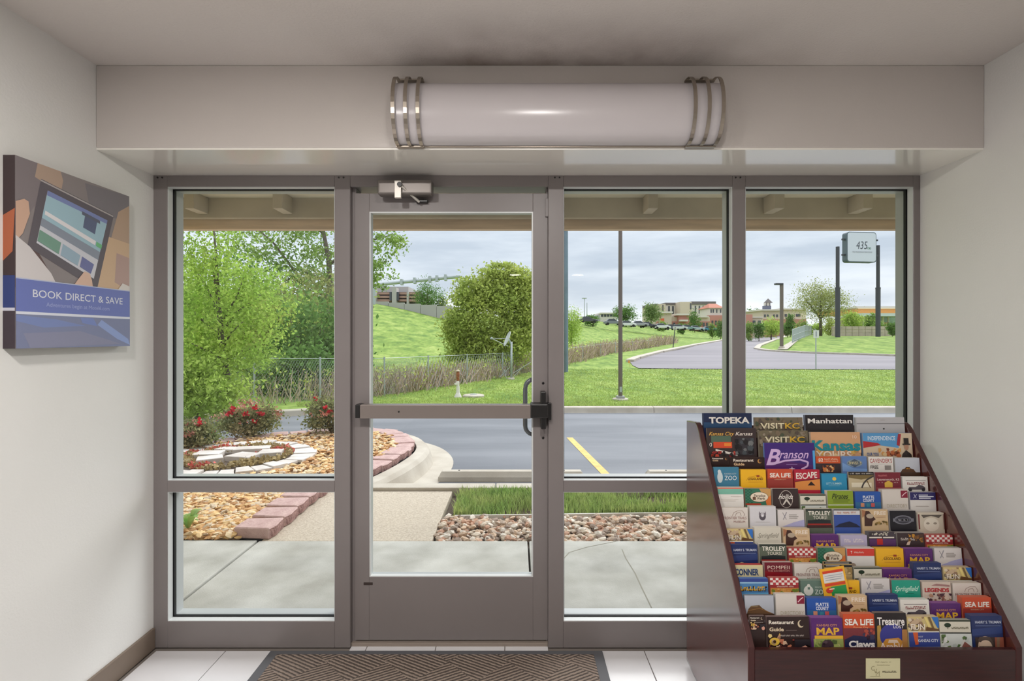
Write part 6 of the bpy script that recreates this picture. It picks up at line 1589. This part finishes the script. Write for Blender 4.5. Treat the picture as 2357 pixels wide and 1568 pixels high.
for i in range(n_):
    x0_, x1_ = wl0.x + (wl1.x - wl0.x) * i / n_, wl0.x + (wl1.x - wl0.x) * (i + 1) / n_
    for j in range(3):
        MB().box(x0_ - wl0.x + .03, x1_ - wl0.x - .03, 0, .4, .02 + j * .55, .54 + j * .55).build('block', m_rw, rw)

# ---- buildings
def bthing(name, label, px, py, d_, cat='building'):
    b0 = P(px, py, d_); b0.z = min(b0.z, ground(b0.x, d_)) - .3
    return thing(name, label, cat, b0)
def bbox(o, nm, px0, px1, py0, py1, d_, dep, m, parent=None):
    a = P(px0, py0, d_) - o.location; b_ = P(px1, py1, d_) - o.location
    z0 = b_.z if py1 < 900 else 0.0
    return MB().box(a.x, b_.x, a.y, a.y + dep, z0, a.z).build(nm, m, parent or o)
def windows(o, wall, cols, py0, py1, d_, m, w=3, nm='window'):
    for px in cols: bbox(o, nm, px - w / 2, px + w / 2, py0, py1, d_ - .15, .3, m)
DN = 999
m_bei = M('hotel_beige', (206, 190, 172), rough=.85); m_wht = M('hotel_white', (216, 208, 200), rough=.85); m_win = M('window_dark', (74, 78, 86), rough=.25)
m_pink = M('brick_pink', (186, 130, 116), rough=.9, var=.1, scale=.3); m_rtile = M('roof_red', (184, 118, 96), rough=.85); m_dark = M('roof_dark', (112, 104, 104), rough=.8)
H = 250.0
ht = bthing('hotel', 'large beige hotel with tall narrow windows on the horizon', 1580, 750, H)
bbox(ht, 'wall', 1502, 1532, 700, DN, H - 4, 20, m_bei); bbox(ht, 'wall', 1532, 1567, 701, DN, H + 3, 14, m_wht); bbox(ht, 'wall', 1566, 1592, 695, DN, H - 5, 22, m_bei); bbox(ht, 'wall', 1592, 1650, 701, DN, H, 18, m_wht)
bbox(ht, 'roof_edge', 1531, 1567, 697, 701.5, H + 2.5, 15, m_dark); bbox(ht, 'roof_edge', 1592, 1648, 694, 701, H - .5, 18, m_dark); bbox(ht, 'roof_edge', 1500, 1513, 700, 705, H - 5, 18, m_dark)
windows(ht, None, (1540, 1549, 1560), 705, 726, H + 3, m_win, 4); windows(ht, None, (1601, 1610, 1619, 1628, 1637), 704, 722, H, m_win, 3); windows(ht, None, (1526,), 702, 718, H - 4, m_dark, 3); windows(ht, None, (1590,), 698, 712, H - 5, m_win, 3)
rb = bthing('corner_building', 'white corner building with a red tile roof beside the hotel', 1650, 752, 215)
bbox(rb, 'wall', 1634, 1666, 709, DN, 215, 12, m_wht); bbox(rb, 'lower_wall', 1633, 1667, 726, DN, 214, 3, m_pink)
a = P(1632, 709, 214) - rb.location; b_ = P(1668, 709, 214) - rb.location; c = P(1652, 697, 214) - rb.location
q = MB(); q.add([a, b_, b_ + Vector((0, 14, 0)), a + Vector((0, 14, 0)), c + Vector((-1.5, 6, 0)), c + Vector((1.5, 6, 0))], [(0, 1, 5, 4), (1, 2, 5), (2, 3, 4, 5), (3, 0, 4)]); q.build('roof', m_rtile, rb)
windows(rb, None, (1637, 1642, 1650, 1659), 712, 720, 215, m_win, 2.4); windows(rb, None, (1640, 1648, 1656), 738, 748, 214, m_win, 4)
rt = bthing('shop_row', 'long row of pink brick shops below the hotel', 1580, 754, 205)
bbox(rt, 'wall', 1514, 1634, 730, DN, 205, 12, m_bei); bbox(rt, 'brick_base', 1513, 1634, 740, DN, 204.5, 2, m_pink); bbox(rt, 'tower', 1517, 1546, 720, DN, 204, 8, m_bei); bbox(rt, 'roof_edge', 1513, 1549, 717, 721, 203, 10, m_wht)
bbox(rt, 'gable', 1562, 1586, 726, DN, 203, 6, m_pink); bbox(rt, 'roof_edge', 1558, 1588, 722, 726, 202, 8, m_wht); bbox(rt, 'awning', 1566, 1584, 736, 740, 201, 2, m_wht)
bbox(rt, 'shop_sign', 1520, 1529, 733, 744, 201.5, .5, M('sign_orange', (214, 92, 60), rough=.6))
windows(rt, None, (1552, 1572, 1580, 1596, 1612, 1620, 1628), 743, 751, 204.3, m_win, 4, 'shop_window')
bbox(rt, 'parapet', 1588, 1632, 728, 731, 204, 6, m_wht)
wb = bthing('office_building', 'low white office building on the hilltop behind the parked cars', 1400, 746, 165)
bbox(wb, 'wall', 1384, 1420, 722, DN, 165, 12, m_wht); bbox(wb, 'wall', 1366, 1386, 726, DN, 168, 8, M('office_grey', (196, 198, 206), rough=.8))
bbox(wb, 'roof_edge', 1382, 1422, 719.5, 722.5, 164.5, 12, m_wht); windows(wb, None, (1386, 1393, 1400, 1407, 1414), 724, 729, 165, m_win, 5); windows(wb, None, (1398, 1406, 1414), 738, 743, 165, m_win, 5)
ck_ = bthing('clock_tower_building', 'cream shop building with a small clock tower behind the street lamp', 1800, 752, 180)
bbox(ck_, 'wall', 1755, 1798, 714, DN, 180, 14, m_bei); bbox(ck_, 'wall', 1796, 1855, 712, DN, 182, 14, M('cream_wall', (220, 206, 186), rough=.85)); bbox(ck_, 'brick_base', 1755, 1856, 735, DN, 179.5, 2, m_pink); bbox(ck_, 'cornice', 1754, 1800, 712, 715, 179, 15, m_wht); bbox(ck_, 'cornice', 1795, 1856, 710, 713, 181, 15, m_wht)
windows(ck_, None, (1761, 1768, 1782, 1789), 724, 730, 180, m_win, 4); windows(ck_, None, (1809, 1817, 1835, 1840), 723, 729, 182, m_win, 5)
tw = bbox(ck_, 'tower', 1762, 1775, 704, 714, 184, 2.4, M('tower_slate', (104, 108, 126), rough=.8)); bbox(ck_, 'belfry', 1764, 1773, 697, 704, 184.2, 2, m_wht)
for px in (1764.5, 1772.5): bbox(ck_, 'belfry_post', px - .7, px + .7, 696, 705, 184, .4, m_dark)
a = P(1768.5, 687, 185) - ck_.location
q = MB(); w_ = 6.5 * 184 / F; zb = (P(0, 697, 184) - ck_.location).z; yb_ = (P(0, 0, 184) - ck_.location).y
q.add([(a.x - w_, yb_ - .2, zb), (a.x + w_, yb_ - .2, zb), (a.x + w_, yb_ + 2.6, zb), (a.x - w_, yb_ + 2.6, zb), (a.x, yb_ + 1.2, a.z)], [(0, 1, 4), (1, 2, 4), (2, 3, 4), (3, 0, 4), (3, 2, 1, 0)]); q.build('spire', m_dark, ck_)
lb = bthing('low_shop', 'low cream shop behind the hedge at the window mullion', 1735, 752, 160)
bbox(lb, 'wall', 1708, 1756, 731, DN, 160, 10, m_bei); bbox(lb, 'tower', 1716, 1732, 724, DN, 159, 6, m_pink); bbox(lb, 'roof_edge', 1706, 1757, 729, 731.5, 159.5, 10, m_wht); windows(lb, None, (1722, 1736, 1748), 738, 745, 160, m_win, 6)
gs = bthing('filling_station', 'filling station with an orange banded canopy behind the sign', 2030, 758, 110)
bbox(gs, 'canopy_roof', 1972, 2110, 705, 709, 108, 16, m_wht); bbox(gs, 'orange_band', 1976, 2108, 711, 722, 108.2, 15, M('band_orange', (224, 158, 84), rough=.6)); bbox(gs, 'roof_trim', 1975, 2109, 709, 711.5, 108, 15.5, M('band_pale', (226, 200, 160), rough=.6)); bbox(gs, 'canopy_fascia', 1985, 2110, 721, 728, 104, 6, M('fascia_grey', (196, 206, 206), rough=.6))
bbox(gs, 'wall', 1978, 2110, 728, DN, 116, 8, m_bei); bbox(gs, 'shop_front', 2020, 2110, 729, 752, 115.5, .4, M('shop_glass', (130, 160, 130), rough=.2))
for px in (1990, 2034, 2046, 2070): bbox(gs, 'column', px - 1, px + 1, 727, DN, 106, .4, m_wht)
bbox(gs, 'pump', 2036, 2046, 742, 752, 106, .8, M('pump_red', (196, 110, 96), rough=.6))
pg = bthing('parking_garage', 'concrete parking garage with brick bands at the top of the hill', 905, 706, 90)
m_gar = M('garage_concrete', (176, 172, 170), rough=.85); m_garb = M('garage_brick', (176, 140, 130), rough=.9)
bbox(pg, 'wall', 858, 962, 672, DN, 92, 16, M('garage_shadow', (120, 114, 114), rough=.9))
bbox(pg, 'upper_wall', 862, 940, 660, 673, 93, 12, m_gar)
for y_ in (673, 681, 689): bbox(pg, 'parapet_band', 858, 962, y_, y_ + 5, 90.5, 1.2, m_garb)
bbox(pg, 'stair_tower', 902, 912, 662, DN, 89.5, 2, m_gar); bbox(pg, 'column', 861, 865, 664, DN, 89.5, 1, m_gar); bbox(pg, 'column', 936, 940, 672, DN, 90, 1, m_gar)
for px in (899, 915): bbox(pg, 'opening', px - 2.5, px + 2.5, 672, 692, 89.8, 1, m_win)
hw = thing('hilltop_wall', 'long low concrete wall along the top of the grassy hill', 'wall', P(945, 705, 66))
for i in range(6):
    x0_, x1_ = 820 + i * 37, 820 + (i + 1) * 37
    a = P(x0_, 694 + (x0_ - 855) * .07, 66); b_ = P(x1_ - .7, 0, 66)
    MB().box(a.x - hw.location.x, b_.x - hw.location.x, 0, .4, -1.6, a.z - hw.location.z).build('panel', m_gar, hw)
gt = thing('sign_gantry', 'grey pipe gantry arm above the hilltop wall', 'gantry', P(861, 700, 64))
def q4(px, py): return P(px, py, 64) - gt.location
MB().tube([q4(861, 706), q4(861, 656)], .16, 8).build('post', m_galv, gt); MB().tube([q4(858, 656), q4(950, 647), q4(1060, 636)], .22, 10).build('arm', m_galv, gt)
for px in (925, 955, 990, 1006, 1026): 
    c = q4(px, 656 - (px - 861) * .1); MB().box(c.x - .16, c.x + .16, -.4, .4, c.z - .36, c.z + .36).build('clamp', m_galv, gt)

# ---- parked cars on the hill
def car(label, px, py, d_, col, yaw, seed, length=4.4):
    b0 = P(px, py, d_); b0.z = min(b0.z, ground(b0.x, d_) + 3)
    o = thing('parked_car', label, 'car', b0, (0, 0, yaw), 'cars parked on the hill')
    hl = length / 2
    pr = [(-hl, .35), (-hl, .85), (-hl * .95, .95), (-hl * .45, 1.0), (hl * .5, .98), (hl * .95, .8), (hl, .55), (hl, .35)]
    MB().prism([(x, -.85, z) for x, z in pr], (0, 1.7, 0)).build('body', M('car_%d_%d_%d' % col, col, rough=.3, coat=.5), o, bevel=.06)
    pr = [(-hl * .72, .97), (-hl * .5, 1.45), (hl * .1, 1.48), (hl * .42, .98)]
    MB().prism([(x, -.74, z) for x, z in pr], (0, 1.48, 0)).build('cabin', m_win, o, bevel=.05)
    MB().prism([(-hl * .5, -.7, 1.44), (hl * .1, -.7, 1.46), (hl * .1, .7, 1.46), (-hl * .5, .7, 1.44)], (0, 0, .05)).build('roof', M('car_%d_%d_%d' % col, col), o)
    for x in (-hl * .62, hl * .62):
        for y in (-.82, .82): MB().lathe([(.32, -.11), (.32, .11)], n=12).build('wheel', m_blackpl, o, (x, y, .32), (math.pi / 2, 0, 0))
for i, (px, py, d_, col, yaw, lab) in enumerate(((1352, 744, 118, (60, 60, 66), .2, 'black car beside the hedge on the hill'), (1411, 749, 122, (120, 124, 130), 0, 'grey car in front of the white office'), (1443, 753, 128, (214, 214, 216), .1, 'white car just right of the brown light pole'), (1472, 753, 130, (150, 150, 156), 0, 'silver car beside the dark round tree'), (1490, 755, 132, (50, 52, 60), .1, 'black car between silver and white cars on the hill'), (1523, 758, 135, (222, 222, 222), 0, 'white car below the orange shop sign'), (1546, 760, 138, (70, 76, 92), .1, 'dark blue car below the shop row'), (1562, 760, 138, (206, 208, 214), 0, 'pale silver car below the shop row'), (1582, 761, 142, (120, 150, 150), .1, 'teal grey car below the gabled shop'), (1602, 762, 145, (176, 190, 196), 0, 'light blue grey car below the shops'), (1632, 763, 150, (70, 140, 170), .1, 'bright blue car below the corner building'))):
    car(lab, px, py, d_, col, yaw, i)
